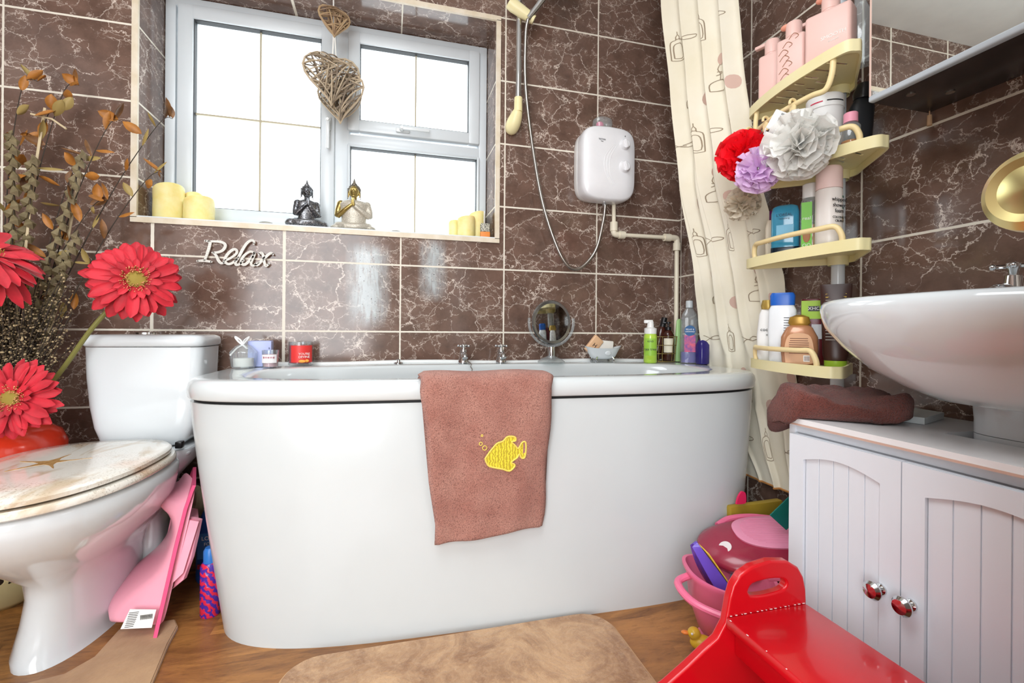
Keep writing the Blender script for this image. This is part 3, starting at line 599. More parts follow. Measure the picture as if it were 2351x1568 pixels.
# ============================================================ RELAX SIGN
SG = M('white_sign_board', 'e9e5dc', .5); strokes = [
 [(800, 668), (880, 662), (962, 672)], [(890, 395), (925, 402), (945, 415), (930, 500), (905, 590), (880, 662)], [(925, 402), (1040, 398), (1108, 415), (1125, 455), (1095, 510), (1040, 540), (975, 548)],
 [(985, 548), (1020, 590), (1045, 650), (1075, 682), (1110, 680)], [(1110, 655), (1190, 610), (1255, 550), (1262, 505), (1225, 492), (1165, 545), (1125, 615), (1128, 670), (1170, 692), (1225, 665), (1285, 600)],
 [(1470, 402), (1470, 370), (1435, 360), (1385, 400), (1335, 485), (1285, 595), (1250, 655), (1255, 695), (1290, 692), (1345, 635)], [(1475, 525), (1425, 512), (1360, 560), (1322, 625), (1322, 678), (1365, 688), (1430, 620), (1480, 535), (1450, 620), (1438, 680), (1468, 700), (1530, 655)],
 [(1535, 540), (1565, 520), (1590, 570), (1598, 640), (1620, 697), (1655, 668)], [(1705, 535), (1680, 518), (1630, 560), (1560, 640), (1515, 692), (1485, 682)]]
b = B(); dts = B(); RTm = face(.252, -.009, 1.018)
for s_ in strokes:
    pp = smoothpath([((x-1255)/3936, (530-y)/3936, 0) for x, y in s_], 6); n = len(pp)
    b.stroke(pp, [.0062+.0026*math.sin(PI*i/(n-1)) for i in range(n)], .006, T=RTm)
    for e in (pp[0], pp[-1]): b.lathe([(.0032, 0), (.0032, .006)], c=(e.x, e.y, 0), seg=12, T=RTm)
    for i in range(1, n-1, 2): dts.lathe([(.0006, .0061), (.0006, .0065)], c=(pp[i].x+.0015, pp[i].y, 0), seg=6, T=RTm); dts.lathe([(.0006, .0061), (.0006, .0065)], c=(pp[i].x-.0015, pp[i].y, 0), seg=6, T=RTm)
rs = obj('relax_sign', b, SG, label='small white cut-out wall sign reading Relax in script', cat='sign'); obj('dot_holes', dts, M('hole_shadow', '5a544c', .8), rs)

# ============================================================ HEARTS
def heart_pts(sz, n=28):
    o = []
    for i in range(n):
        t = 2*PI*i/n; o.append((sz*.5*math.sin(t)**3*1.0, sz*.5*(13*math.cos(t)-5*math.cos(2*t)-2*math.cos(3*t)-math.cos(4*t))/15.5))
    return o
WICK = [M('grey_wicker', '9b8b78', .7, var=(60, '6b5e50', .2)), M('pale_wicker', 'bba98f', .7)]
def wicker_heart(c, sz, rz, label, seed, mats=None):
    rr = random.Random(seed); t = thing('wicker_heart', label, 'heart ornament', c, rz, group='wicker hearts in the window'); hp = heart_pts(sz); n = len(hp)
    b = B(); b.tube([(x, 0, z) for x, z in hp], .004, 7, closed=True, mi=1); obj('heart_rim', b, mats or WICK, t)
    b = B()
    for k in range(74):
        i = rr.randrange(n); j = (i+rr.randrange(6, n-6)) % n; p, q = Vector((hp[i][0], 0, hp[i][1])), Vector((hp[j][0], 0, hp[j][1])); bulge = rr.uniform(.4, 1)*sz*.16*rr.choice((-1, 1))
        b.tube(smoothpath([p, p.lerp(q, .3)+Vector((0, bulge, 0)), p.lerp(q, .7)+Vector((0, bulge, 0)), q], 4), rr.uniform(.0019, .0028), 5, mi=rr.randrange(2), flat=1)
    obj('woven_willow', b, mats or WICK, t); return t
wicker_heart((.548, .035, 1.690), .195, .15, 'grey wicker heart in front, upper of the overlapping pair against the window', 3)
wicker_heart((.575, .075, 1.642), .19, -.45, 'grey wicker heart behind, turned and hanging lower than its neighbour', 5)
wicker_heart((.556, .030, 1.896), .11, .35, 'small brown wicker heart at the top of the string', 8, [M('brown_wicker', '8c7258', .7), M('tan_wicker', 'ab8f6c', .7)])
b = B(); b.tube([(.552, .034, 1.981), (.553, .032, 1.90), (.553, .034, 1.83), (.550, .036, 1.762)], .0026, 6); b.tube([(.558, .034, 1.845), (.562, .036, 1.765)], .0022, 6)
obj('hanging_string', b, M('white_string', 'eceae4', .8), label='white cord holding the wicker hearts from the window head', cat='string')

# ============================================================ SILL ITEMS
SZ = WZ0+.0065
def candle(x, y, r, h, label, slant=.01, twin=None):
    t = thing('pillar_candle', label, 'candle', (x, y, SZ)); b = B(); rr = random.Random(int(x*999)); rings = []
    for z in (0, .004, h*.3, h*.6, h*.85, h-.006, h):
        rings.append([((r-.002 if z in (0, h) else r)*math.cos(2*PI*i/36)*(1+.012*math.sin(i*5+z*80)), (r-.002 if z in (0, h) else r)*math.sin(2*PI*i/36), z+(slant*math.sin(2*PI*i/36+2.4) if z > h*.8 else 0)) for i in range(36)])
    rings.append([(p[0]*.72, p[1]*.72, p[2]-.012) for p in rings[-1]]); b.loft(rings); obj('wax', b, WAX, t, smooth=1)
    b = B(); b.tube([(0, 0, h-.014), (.001, 0, h-.002)], .001, 5); obj('wick', b, BLACKP, t); return t
candle(.012, .085, .046, .118, 'tall ivory pillar candle at the left end of the windowsill', .012)
candle(.066, .140, .030, .112, 'narrow ivory candle behind, between the two thick ones at left')
candle(.107, .080, .047, .082, 'short wide ivory pillar candle, right of the left-hand trio', .01)
candle(1.012, .110, .020, .078, 'thin pale candle, leftmost on the right end of the sill', .004)
candle(1.060, .085, .036, .088, 'medium ivory candle in the right-hand group on the sill', .006)
candle(1.112, .125, .035, .118, 'tallest ivory candle of the right-hand group, by the reveal', .008)
bx = thing('scent_box', 'small orange and grey patterned box at the right end of the sill', 'box', (1.128, .03, SZ), -.1)
b = B(); b.box((-.019, -.012, 0), (.019, .012, .024), .001); obj('orange_base', b, M('orange_card', 'e58a3c', .5), bx); b = B(); b.box((-.019, -.012, .0241), (.019, .012, .058), .004); obj('patterned_top', b, M('speckled_card', 'd8d4c2', .5, var=(320, '4c4a44', .06)), bx)
b = B(); b.tube([(1.133, .075, SZ), (1.1335, .075, SZ+.12)], .0022, 8); obj('white_stick', b, WHITEP, label='thin white stick upright beside the tallest right-hand candle', cat='stick')
for x, y, rx, rz, lab in ((.330, .045, .024, .008, 'flat grey pebble left of the dark statuette'), (.782, .045, .022, .0065, 'flat grey pebble right of the gold statuette')):
    b = B(); b.ell((x, y, SZ+rz), (rx, .015, rz)); obj('pebble', b, M('grey_pebble', 'aaa89f', .5, var=(60, '8b8a80', .2)), label=lab, cat='pebble')
def limb(b, pts, rs): b.tube(smoothpath(pts, 5), [rs[0]+(rs[-1]-rs[0])*i/(5*(len(pts)-1)) for i in range(5*(len(pts)-1)+1)], 12)
def statuette(x, y, sc, label, mats, rz=0, sh=.19, legs=1.0):
    skin, robe, hair = mats; t = thing('buddha_statuette', label, 'statuette', (x, y, SZ), rz); t.scale = (sc, sc, sc)
    b = B()
    limb(b, [(-.10, .02, .13), (-.28, -.08, .10), (-.12, -.22, .07), (.12, -.22, .07)], [.10*legs, .06]); limb(b, [(.10, .02, .13), (.28, -.08, .10), (.12, -.24, .10*legs), (-.14, -.24, .09*legs)], [.10*legs, .055])
    b.ell((0, 0, .10), (.25, .17, .11*legs)); b.ell((-.29, -.08, .085*legs), (.11, .13, .09*legs)); b.ell((.29, -.08, .085*legs), (.11, .13, .09*legs)); obj('legs', b, robe, t, voxel=.013, smooth=3)
    b = B(); b.lathe([(sh*.9, .08), (sh*.88, .25), (sh*1.0, .40), (sh*1.08, .50), (sh*.85, .555), (.06, .60)], sy=.62); b.ell((0, 0, .50), (sh*1.05, .10, .075))
    limb(b, [(sh*.92, 0, .50), (sh*1.08, -.01, .38), (sh*1.12, -.05, .27)], [.07, .06]); b.ell((sh*.92, 0, .50), .075); limb(b, [(sh*1.12, -.05, .27), (sh*.6, -.13, .36), (.03, -.17, .45)], [.055, .036]); obj('robed_torso', b, robe, t, voxel=.012, smooth=3)
    b = B(); limb(b, [(-sh*.92, -.005, .505), (-sh*1.08, -.02, .38), (-sh*1.12, -.06, .27)], [.07, .055]); b.ell((-sh*.92, -.005, .50), .075); limb(b, [(-sh*1.12, -.06, .27), (-sh*.6, -.14, .37), (-.03, -.18, .46)], [.05, .030])
    for s in (-1, 1):
        for q in range(4): b.tube([(s*.018, -.185, .44), (s*.014, -.19+.012*(q-1.5), .53), (s*.007, -.18+.012*(q-1.5), .61-.012*abs(q-1.3))], [.017, .014, .009], 8)
        b.tube([(s*.02, -.165, .45), (s*.03, -.15, .50), (s*.016, -.15, .53)], [.014, .012, .008], 8)
    b.tube([(0, 0, .52), (0, 0, .66)], [.058, .052], 14); obj('bare_arm_and_hands', b, skin, t, voxel=.008, smooth=3)
    b = B(); b.ell((0, -.005, .745), (.090, .092, .122)); b.ell((0, -.098, .735), (.015, .022, .030)); b.ell((0, -.090, .690), (.030, .014, .009)); b.ell((0, -.07, .652), (.030, .026, .020))
    for s in (-1, 1): b.ell((s*.038, -.086, .760), (.020, .011, .009)); b.ell((s*.097, .0, .70), (.014, .02, .07)); b.ell((s*.040, -.084, .785), (.025, .009, .006))
    obj('head', b, skin, t, voxel=.006, smooth=3)
    b = B(); b.ell((0, .022, .785), (.106, .098, .098)); b.ell((0, .01, .88), (.052, .052, .036)); b.tube([(0, .01, .885), (0, .01, .93), (0, .01, 1.0)], [.036, .024, .003], 12)
    rr = random.Random(2)
    for i in range(120):
        a = rr.uniform(0, 6.28); e = rr.uniform(.0, 1.35); p = Vector((.106*math.cos(a)*math.cos(e), .022+.098*math.sin(a)*math.cos(e), .785+.098*math.sin(e)))
        if p.y > -.045 or p.z > .835: b.ell(p, .010, seg=6)
    for s in (-1, 1):
        for q in range(7): b.ell((s*.112, .0, .79-.028*q), .012, seg=6)
    obj('hair', b, hair, t, smooth=3); return t
SILV = M('antique_silver', '8b8d92', .3, .85, var=(30, '2c2c30', .12)); PEW = M('dark_pewter', '47484d', .35, .8, var=(50, '9a9a9c', .1)); GOLD = M('antique_gold', 'c2ab6e', .3, .85, var=(25, '8a7638', .2)); STONE = M('beige_glitter_robe', '91887a', .45, .3, var=(160, 'e2dccd', .06))
statuette(.462, .065, .185, 'dark silver praying statuette, left of the two on the windowsill', (SILV, PEW, PEW), .25, .185)
statuette(.628, .065, .205, 'gold-faced praying statuette in a pale robe, right of the two on the windowsill', (GOLD, STONE, M('grey_gold_hair', '7b7466', .4, .6)), -.05, .25, .6)

# ============================================================ SHOWER
sr = thing('shower_rail', 'chrome shower riser rail right of the window', 'rail')
b = B(); b.tube([(1.237, -.06, 1.60), (1.237, -.06, 2.27)], .0105, 18); obj('rail_tube', b, CHROME, sr)
b = B(); b.tube([(1.237, -.06, 1.66), (1.237, -.06, 1.605)], [.0155, .0165], 18); b.tube(smoothpath([(1.237, -.06, 1.612), (1.230, -.045, 1.585), (1.222, -.025, 1.56), (1.222, -.006, 1.555)], 5), [.016+.012*math.sin(PI*min(1, i/15)*.9) for i in range(16)], 18); obj('end_bracket', b, IVORY, sr)
b = B(); b.box((1.222, -.075, 2.2), (1.252, -.001, 2.24), .006); obj('top_bracket', b, IVORY, sr)
b = B(); b.tube([(1.195, -.075, 2.012), (1.21, -.075, 2.002), (1.26, -.078, 1.975), (1.292, -.08, 1.958)], [.023, .024, .021, .0165], 20); obj('slider', b, IVORY, sr)
hs = thing('shower_handset', 'chrome shower handset clipped in the ivory slider at the top', 'shower head')
b = B(); b.tube([(1.266, -.088, 1.955), (1.30, -.10, 2.00), (1.345, -.125, 2.06), (1.37, -.135, 2.09)], [.011, .0125, .014, .016], 16); obj('handle', b, CHROME, hs)
b = B(); T = TL(1.375, -.125, 2.095) @ rotM('X', R(58)) @ rotM('Y', R(8)); b.lathe([(.012, -.012), (.045, -.010), (.078, -.004), (.082, .004), (.080, .010), (.06, .012)], seg=40, T=T); sh = obj('head', b, CHROME, hs)
b = B(); b.tube([(.079*math.cos(2*PI*i/60), .079*math.sin(2*PI*i/60), .006+.0015*math.sin(i*2.7)) for i in range(60)], .005, 7, closed=True, T=T); obj('limescale_ring', b, M('limescale', 'e8eaea', .8, bump=(120, .8, .002)), sh)
b = B(); hp = smoothpath([(1.266, -.088, 1.955), (1.262, -.07, 1.90), (1.268, -.055, 1.71), (1.303, -.05, 1.46), (1.350, -.05, 1.24), (1.425, -.05, 1.055), (1.492, -.05, 1.008), (1.568, -.052, 1.08), (1.600, -.058, 1.20), (1.606, -.065, 1.272)], 14)
b.tube(hp, [.0062+.0007*(i % 2) for i in range(len(hp))], 12)
obj('shower_hose', b, STEEL, label='flexible steel shower hose looping down from rail to water heater', cat='hose')
# heater
ht = thing('shower_heater', 'white electric shower heater box on the tiled wall', 'electric shower', (1.612, 0, 1.435))
b = B(); b.sup([(.117, .140, 0), (.119, .142, .006), (.119, .142, .03), (.118, .141, .034)], n=5, seg=56, T=rotM('X', PI/2)); obj('back_plate', b, WHITEP, ht, smooth=.8)
HM = M('heater_white', 'f3f4f7', .18, coat=.4)
def hrim(k, y):
    o = []
    for i in range(56):
        t = 2*PI*i/56; x = .117*k*cs(math.cos(t), 5.5); z = .139*k*cs(math.sin(t), 5.5); z += .012*math.copysign(1, z)*(1-(x/.117)**2)*(1 if z > 0 else 1); o.append((x, y, z))
    return o
b = B(); b.loft([hrim(1.0, -.0345), hrim(1.005, -.06), hrim(1.0, -.075), hrim(.975, -.086), hrim(.93, -.092), hrim(.6, -.097), hrim(.2, -.098)]); cv = obj('cover', b, HM, ht, smooth=1)
for z, r in ((.078, .0225), (-.012, .0245)):
    b = B(); T = TL(.062, -.094, z) @ rotM('X', PI/2); b.lathe([(r, 0), (r, .004), (r*.9, .006), (r*.8, .014), (r*.72, .016), (0, .0165)], seg=30, T=T); b.box((-.0045, -r*.78, .012), (.0045, r*.78, .024), .003, T=T @ rotM('Z', .25)); kn = obj('dial', b, HM, ht)
    b = B(); b.lathe([(r+.0012, 0), (r+.0012, .001)], seg=30, T=T); obj('dial_ring', b, M('grey_ring', 'a9adb3', .4), kn)
b = B()
for k in range(3): b.tube(smoothpath([(.032-.008*k, -.0968, .075), (.0-.012*k, -.0982, .02), (-.002-.010*k, -.0980, -.04), (.020-.004*k, -.0966, -.085-.006*k)], 6), .0012, 6)
obj('moulded_lines', b, HM, ht)
b = B(); b.text('TRITON', .0085, T=face(-.038, -.0985, .088)); b.lathe([(.002, 0), (.002, .001)], c=(0, 0, 0), seg=8, T=face(.064, -.0970, .112)); b.text('T80si', .005, T=face(-.038, -.0985, .080)); obj('lettering', b, M('dark_print', '2c3038', .5), ht)
b = B(); b.tube([(-.006, -.055, -.150), (-.006, -.06, -.172)], .0085, 14); obj('hose_outlet', b, CHROME, ht)
ct = thing('soap_cup', 'clear plastic cup with a pink lump on top of the heater', 'cup', (1.598, -.05, 1.587)); ct.scale = (1.15, 1.1, 1.3)
b = B(); b.sup([(.030, .022, 0), (.036, .026, .012), (.034, .026, .026), (.02, .016, .034), (.005, .004, .036)], n=2.5, seg=24); obj('clear_cup', b, CLEARP, ct); b = B(); b.ell((-.010, 0, .012), (.014, .012, .0095)); obj('pink_soap', b, M('pink_soap', 'ef7fa2', .4), ct)
# water pipe
pp_ = thing('water_pipe', 'cream plastic elbow pipe from heater down to the bath', 'pipe')
b = B(); b.tube([(1.665, -.025, 1.29), (1.666, -.025, 1.20)], .0085, 14); b.tube([(1.71, -.025, 1.164), (1.92, -.025, 1.166)], .0085, 14); b.tube([(1.968, -.025, 1.12), (1.968, -.025, .634)], .0095, 14); obj('pipe_run', b, CREAMP, pp_)
for P_ in (([(1.666, -.025, 1.215), (1.666, -.025, 1.178)], [(1.690, -.025, 1.164), (1.715, -.025, 1.164)], [(1.666, -.025, 1.20), (1.666, -.025, 1.175), (1.674, -.025, 1.165), (1.70, -.025, 1.164)]),
           ([(1.905, -.025, 1.166), (1.935, -.025, 1.166)], [(1.968, -.025, 1.145), (1.968, -.025, 1.112)], [(1.92, -.025, 1.166), (1.958, -.025, 1.166), (1.968, -.025, 1.158), (1.968, -.025, 1.13)])):
    b = B(); b.tube(P_[0], .0165, 18); b.tube(P_[1], .0165, 18); b.tube(smoothpath(P_[2], 4), .013, 16); obj('elbow_fitting', b, CREAMP, pp_)

# ============================================================ ITEMS ON THE BATH LEDGE
LZ = .6335
g = thing('glass_jar', 'ribbed glass candle jar with white ribbon on the bath corner', 'candle jar', (.315, -.150, LZ))
b = B(); rings = []
for r, z in ((.030, 0), (.033, .004), (.037, .045), (.038, .048), (.036, .052), (.022, .068), (.010, .074), (.009, .080), (.011, .086), (.0, .090)): rings.append([(max(r, .001)*(1+.04*(i % 2))*math.cos(2*PI*i/48), max(r, .001)*(1+.04*(i % 2))*math.sin(2*PI*i/48), z) for i in range(48)])
b.loft(rings); obj('glass', b, CLEARP, g); b = B(); b.lathe([(.028, .004), (.029, .03), (.0, .031)], seg=24); obj('white_wax', b, M('white_wax', 'f6f4ee', .5), g)
b = B()
for s, a in ((-1, .5), (1, .2)): b.tube(smoothpath([(0, -.01, .072), (s*.012, -.016, .085), (s*.020, -.014, .098), (s*.006, -.012, .088), (0, -.01, .074)], 4), .003, 6, flat=.5); b.tube(smoothpath([(0, -.012, .072), (s*.014, -.02, .062), (s*.024-.008, -.022, .05+.01*s)], 4), .003, 6, flat=.5)
obj('ribbon_bow', b, M('white_ribbon', 'eeeeec', .5), g)
b = B(); b.box((-.034, -.034, 0), (.034, .034, .084), .003); lb = obj('lilac_box', b, M('lilac_card', 'b3bde8', .5), label='plain lilac-blue box between glass jar and pink candle', cat='box'); lb.location = (.352, -.098, LZ); lb.rotation_euler = (0, 0, .12)
b = B(); b.text('B', .008, T=face(.028, -.0345, .06)); ob = obj('lettering', b, M('navy_print', '2b3563', .5), lb)
g = thing('votive_candle', 'small pink votive candle in glass by the red jar', 'candle', (.396, -.165, LZ))
b = B(); b.lathe([(.022, 0), (.025, .056), (.0235, .056), (.021, .004)], seg=26); obj('glass', b, GLASS, g); b = B(); b.lathe([(.0208, .004), (.0228, .042), (0, .043)], seg=24); obj('pink_wax', b, M('pink_wax', 'f4c9cd', .5), g)
b = B(); b.grid(lambda u, v: (.0256*math.sin((u-.5)*1.9), -.0256*math.cos((u-.5)*1.9), .016+.026*v), 12, 2); l_ = obj('label_sticker', b, M('white_label', 'f5f2f2', .5), g); b = B()
for i in range(5): b.text('*', .016, T=face(-.014+.007*i, -.0262+.004*abs(i-2)*.4, .030, (i-2)*14))
obj('berry_print', b, M('crimson_print', 'b01f4a', .5), l_)
g = thing('jar_candle', 'red glass jar candle standing on the bath ledge by the wall', 'candle jar', (.470, -.075, LZ))
b = B(); b.lathe([(.036, 0), (.039, .004), (.039, .080), (.0375, .080), (.0375, .008)], seg=36); obj('glass', b, GLASS, g); b = B(); b.lathe([(.0365, .009), (.0365, .068), (0, .069)], seg=30); obj('red_wax', b, M('red_wax', 'e53a38', .45, var=(10, 'd02a30', .2)), g)
b = B(); b.grid(lambda u, v: (.0394*math.sin((u-.36)*1.9), -.0394*math.cos((u-.36)*1.9), .012+.056*v), 14, 2); l_ = obj('label_sticker', b, M('red_label', 'ea3f3c', .4), g)
b = B(); b.text("YOU'RE", .0105, T=face(.0165, -.0372, .040, 24)); b.text('DEVINE', .0105, T=face(.0165, -.0372, .030, 24)); obj('lettering', b, M('white_print', 'fbf5ef', .5), l_)
b = B(); b.ell((.010, -.0388, .016), (.012, .0012, .005)); b.ell((.024, -.0325, .017), (.007, .002, .005)); obj('fruit_print', b, M('orange_print', 'f0a53c', .5), l_)
# magnifying mirror
mg = thing('vanity_mirror', 'round clear-rimmed swivel mirror on a stand on the bath ledge', 'mirror', (1.372, -.085, LZ))
b = B(); b.lathe([(.052, 0), (.053, .006), (.040, .016), (.022, .022), (.013, .028)], seg=36); obj('clear_foot', b, CLEARP, mg); b = B(); b.lathe([(.0145, .018), (.0145, .062), (.018, .066)], seg=24); obj('chrome_column', b, CHROME, mg)
MZ = .158; b = B(); b.tube([(.092*math.cos(R(a)), 0, MZ+.092*math.sin(R(a))) for a in range(170, 371, 8)], .0055, 10); obj('yoke', b, CLEARP, mg)
Tm = TL(0, 0, MZ) @ rotM('Z', R(10)) @ rotM('X', R(87)); b = B(); b.lathe([(.072, .004), (.083, .006), (.087, 0), (.083, -.006), (.06, -.010), (0, -.012)], seg=56, T=Tm, cap0=False); obj('mirror_rim', b, M('smoked_chrome_rim', '9a9a98', .15, .8), mg); b = B(); b.lathe([(.073, .002), (.073, .0045)], seg=56, T=Tm); obj('mirror_glass', b, M('mirror_glass', 'dfe3e3', .02, 1, var=(60, 'b9c0c0', .1)), mg)
# mini bath soap dish
sd = thing('soap_dish', 'tiny white bathtub-shaped soap dish on the bath ledge', 'soap dish', (1.602, -.062, LZ), .05)
b = B(); rr_ = []
for k, z in ((.55, .012), (.78, .020), (.92, .036), (1.0, .050), (1.06, .056), (1.0, .055), (.85, .036), (.6, .022)): rr_.append([(.070*k*cs(math.cos(2*PI*i/40), 2.2)*(1+.12*(z > .045)), .032*k*math.sin(2*PI*i/40), z+.010*(abs(math.cos(2*PI*i/40))**3)*(z > .04)) for i in range(40)])
b.loft(rr_); b.ell((.008, -.031, .036), (.014, .004, .010)); obj('dish', b, CER, sd, smooth=1)
for x in (-.035, .033):
    for y in (-.018, .018): b = B(); b.tube(smoothpath([(x, y, .022), (x*1.2, y*1.2, .012), (x*1.05, y*1.1, .006), (x*1.25, y*1.25, .002)], 4), .0035, 8); obj('claw_foot', b, CHROME, sd)
sb = thing('soap_bar', 'beige soap bar leaning out of the little dish', 'soap', (1.562, -.062, LZ+.068), rot=(.15, R(38), .1)); b = B(); b.box((-.024, -.009, -.038), (.024, .009, .038), .006, seg=3); obj('bar', b, M('beige_soap', 'e9bd94', .5), sb); b = B(); b.text('H', .024, T=face(0, -.0095, 0)); obj('lettering', b, M('dark_print2', '3a2a2a', .5), sb)
b = B(); b.box((-.040, -.010, -.02), (.036, .010, .024), .005, seg=3); o = obj('soap_bar', b, M('white_soap', 'f4f0e8', .5), label='white rectangular soap bar lying across the little dish', cat='soap'); o.location = (1.614, -.055, LZ+.063); o.rotation_euler = (0, .08, .05)
# generic bottle builder ------------------------------------------------
def bottle(name, label, loc, prof, mat, cap, capmat, n=4, rz=0, rot=None, sy=.6, cat='bottle', capn=2, group=None, parts=()):
    """prof: (half width, z); depth = half width*sy"""
    t = thing(name, label, cat, loc, rz, group, rot=rot); b = B(); b.sup([(w_, w_*sy if sy < 1 else w_, z) for w_, z in prof], n=n, seg=32); obj('bottle_body', b, mat, t, smooth=.9)
    if cap: b = B(); b.sup([(w_, w_*(sy if capn > 2 else 1), z) for w_, z in cap], n=capn, seg=28); obj('cap', b, capmat, t, smooth=.7)
    return t
def sticker(t, w_, z0, z1, y, mat, curve=0, name='label_sticker', xc=0, rz=0):
    b = B()
    if curve: b.grid(lambda u, v: (curve*math.sin((u-.5)*w_/curve), -curve*math.cos((u-.5)*w_/curve), z0+(z1-z0)*v), 12, 2, T=rotM('Z', rz))
    else: b.box((xc-w_/2, y-.0006, z0), (xc+w_/2, y, z1), T=rotM('Z', rz))
    return obj(name, b, mat, t, smooth=1)
def words(t, lines, y, mat, yaw=0, name='lettering'):
    b = B()
    for tx, sz, x, z in lines: b.text(tx, sz, T=rotM('Z', R(yaw)) @ face(x, y, z))
    return obj(name, b, mat, t, smooth=0)
INK = M('black_print', '1b1b1d', .5); WPR = M('white_print_b', 'f7f7f4', .5)
AMB = M('amber_plastic', '3d1a10', .15, coat=.4); 
t = bottle('foam_pump_bottle', 'lime green foam pump bottle standing at the left end of the wire basket', (1.775, -.135, LZ), [(.023, 0), (.026, .004), (.026, .105), (.023, .116)], M('lime_liquid', 'c6e65c', .12, coat=.5, var=(6, 'a8d23c', .3)), [(.024, .116), (.0245, .138), (.014, .142), (.012, .165), (.006, .168)], WHITEP, n=2, sy=1, rz=R(-30))
b = B(); b.box((-.026, -.007, .158), (.010, .007, .172), .004); obj('nozzle', b, WHITEP, t)
sticker(t, .05, .030, .098, 0, M('green_label', '9fd04a', .4), .0264); words(t, [('KIND', .010, 0, .086), ('tea tree', .0145, 0, .055)], -.0268, INK)
bk = thing('wire_basket', 'gold wire basket of bottles on the bath ledge', 'basket', (1.852, -.100, LZ)); b = B()
for z, k in ((.003, .86), (.036, .92), (.070, .97), (.105, 1.03)): b.tube([(.052*k*cs(math.cos(2*PI*i/40), 4), .040*k*cs(math.sin(2*PI*i/40), 4), z) for i in range(40)], .0015, 6, closed=True)
for i in range(14): a = 2*PI*i/14; c_, s_ = cs(math.cos(a), 4), cs(math.sin(a), 4); b.tube([(.052*.86*c_, .040*.86*s_, .003), (.052*1.03*c_, .040*1.03*s_, .105)], .0011, 6)
for y in (-.02, 0, .02): b.tube([(-.044, y, .003), (.044, y, .003)], .0011, 6)
obj('wire_frame', b, M('gold_wire', 'b8a468', .35, .8), bk)
t = bottle('pump_bottle', 'dark amber pump bottle with cream label inside the wire basket', (1.874, -.108, LZ+.006), [(.020, 0), (.0235, .004), (.0235, .105), (.016, .122), (.010, .126)], AMB, [(.012, .126), (.012, .138), (.004, .140), (.004, .152), (.010, .153), (.010, .160)], BLACKP, n=2, sy=1, rz=R(-30))
b = B(); b.box((-.024, -.005, .152), (.004, .005, .160), .003); obj('nozzle', b, BLACKP, t); sticker(t, .040, .034, .092, 0, M('cream_label', 'e8e2cc', .5), .0240)
t = bottle('pump_bottle', 'amber bottle with black cap tilted to the right in the wire basket', (1.826, -.088, LZ+.010), [(.016, 0), (.0185, .004), (.0185, .125), (.012, .138)], AMB, [(.012, .138), (.012, .178)], BLACKP, n=2, sy=1, rot=(0, R(14), 0))
b = B(); b.sup([(.014, .009, 0), (.016, .011, .03), (.017, .011, .09), (.013, .006, .17), (.004, .002, .178)], n=2); o = obj('lotion_tube', b, M('pale_green_tube', 'a9d38c', .35), label='slim pale green tube at the right end of the wire basket', cat='tube'); o.location = (1.930, -.095, LZ+.001); o.rotation_euler = (.0, .03, 0)
t = bottle('shower_gel_bottle', 'tall clear bottle with purple floral label beside the wire basket', (1.925, -.175, LZ), [(.032, 0), (.034, .01), (.034, .17), (.028, .195), (.014, .218), (.012, .222)], CLEARP, [(.014, .222), (.014, .247), (.012, .25)], M('frosted_cap', 'c9cfd2', .3), n=3, sy=.62, rz=R(-28))
b = B(); b.sup([(.030, .018, .003), (.0315, .0185, .02), (.0315, .0185, .045)], n=3); obj('violet_liquid', b, M('violet_liquid', '3d3a92', .2, var=(6, '5a48b0', .2)), t)
sticker(t, .042, .045, .112, -.0212, M('purple_label', '6d4f9e', .4, var=(45, 'e0607a', .12))); b = B(); b.lathe([(.021, 0), (.021, .0008)], seg=30, T=face(0, -.0213, .130)); l_ = obj('label_badge', b, M('navy_badge', '1d5b92', .4), t); words(t, [('RELAX &', .0082, 0, .135), ('UNWIND', .0082, 0, .126)], -.0222, WPR)
b = B(); b.sup([(.02, .02, 0), (.0225, .0225, .004), (.0225, .0225, .075), (.014, .014, .09), (.008, .008, .10), (.008, .008, .118)], n=3); o = obj('mini_bottle', b, M('deep_violet_glass', '2c2470', .15), label='short deep violet bottle in the corner by the curtain', cat='bottle'); o.location = (1.944, -.232, LZ)

# ============================================================ CURTAIN
CUR = M('cream_curtain', 'f1ecdc', .75, var=(5, 'e6dec6', .25), sheen=.1); LINE = M('sepia_line_print', '9a8a74', .8); PINKP = M('blush_print', 'd9b9ab', .8); HEM = M('rust_hem', 'c78b4e', .8)
Lk = [(2.22, 1.70, -.30), (1.95, 1.72, -.30), (1.64, 1.757, -.30), (1.31, 1.790, -.295), (.965, 1.872, -.29), (.80, 1.925, -.25), (.66, 1.972, -.215), (.55, 1.980, -.24), (.40, 1.982, -.30), (.25, 1.978, -.42)]
Rk = [(2.22, 1.80, -.54), (1.95, 1.805, -.545), (1.64, 1.82, -.555), (1.31, 1.86, -.56), (1.05, 1.93, -.565), (.90, 1.955, -.585), (.66, 1.976, -.625), (.55, 1.978, -.64), (.40, 1.976, -.655), (.25, 1.965, -.675)]
def kf(K, z):
    for a, c in zip(K, K[1:]):
        if a[0] >= z >= c[0]: q = (a[0]-z)/(a[0]-c[0]); q = q*q*(3-2*q)*.5+q*.5; return Vector((a[1]+(c[1]-a[1])*q, a[2]+(c[2]-a[2])*q, z))
    return Vector((K[-1][1], K[-1][2], z)) if z < K[-1][0] else Vector((K[0][1], K[0][2], z))
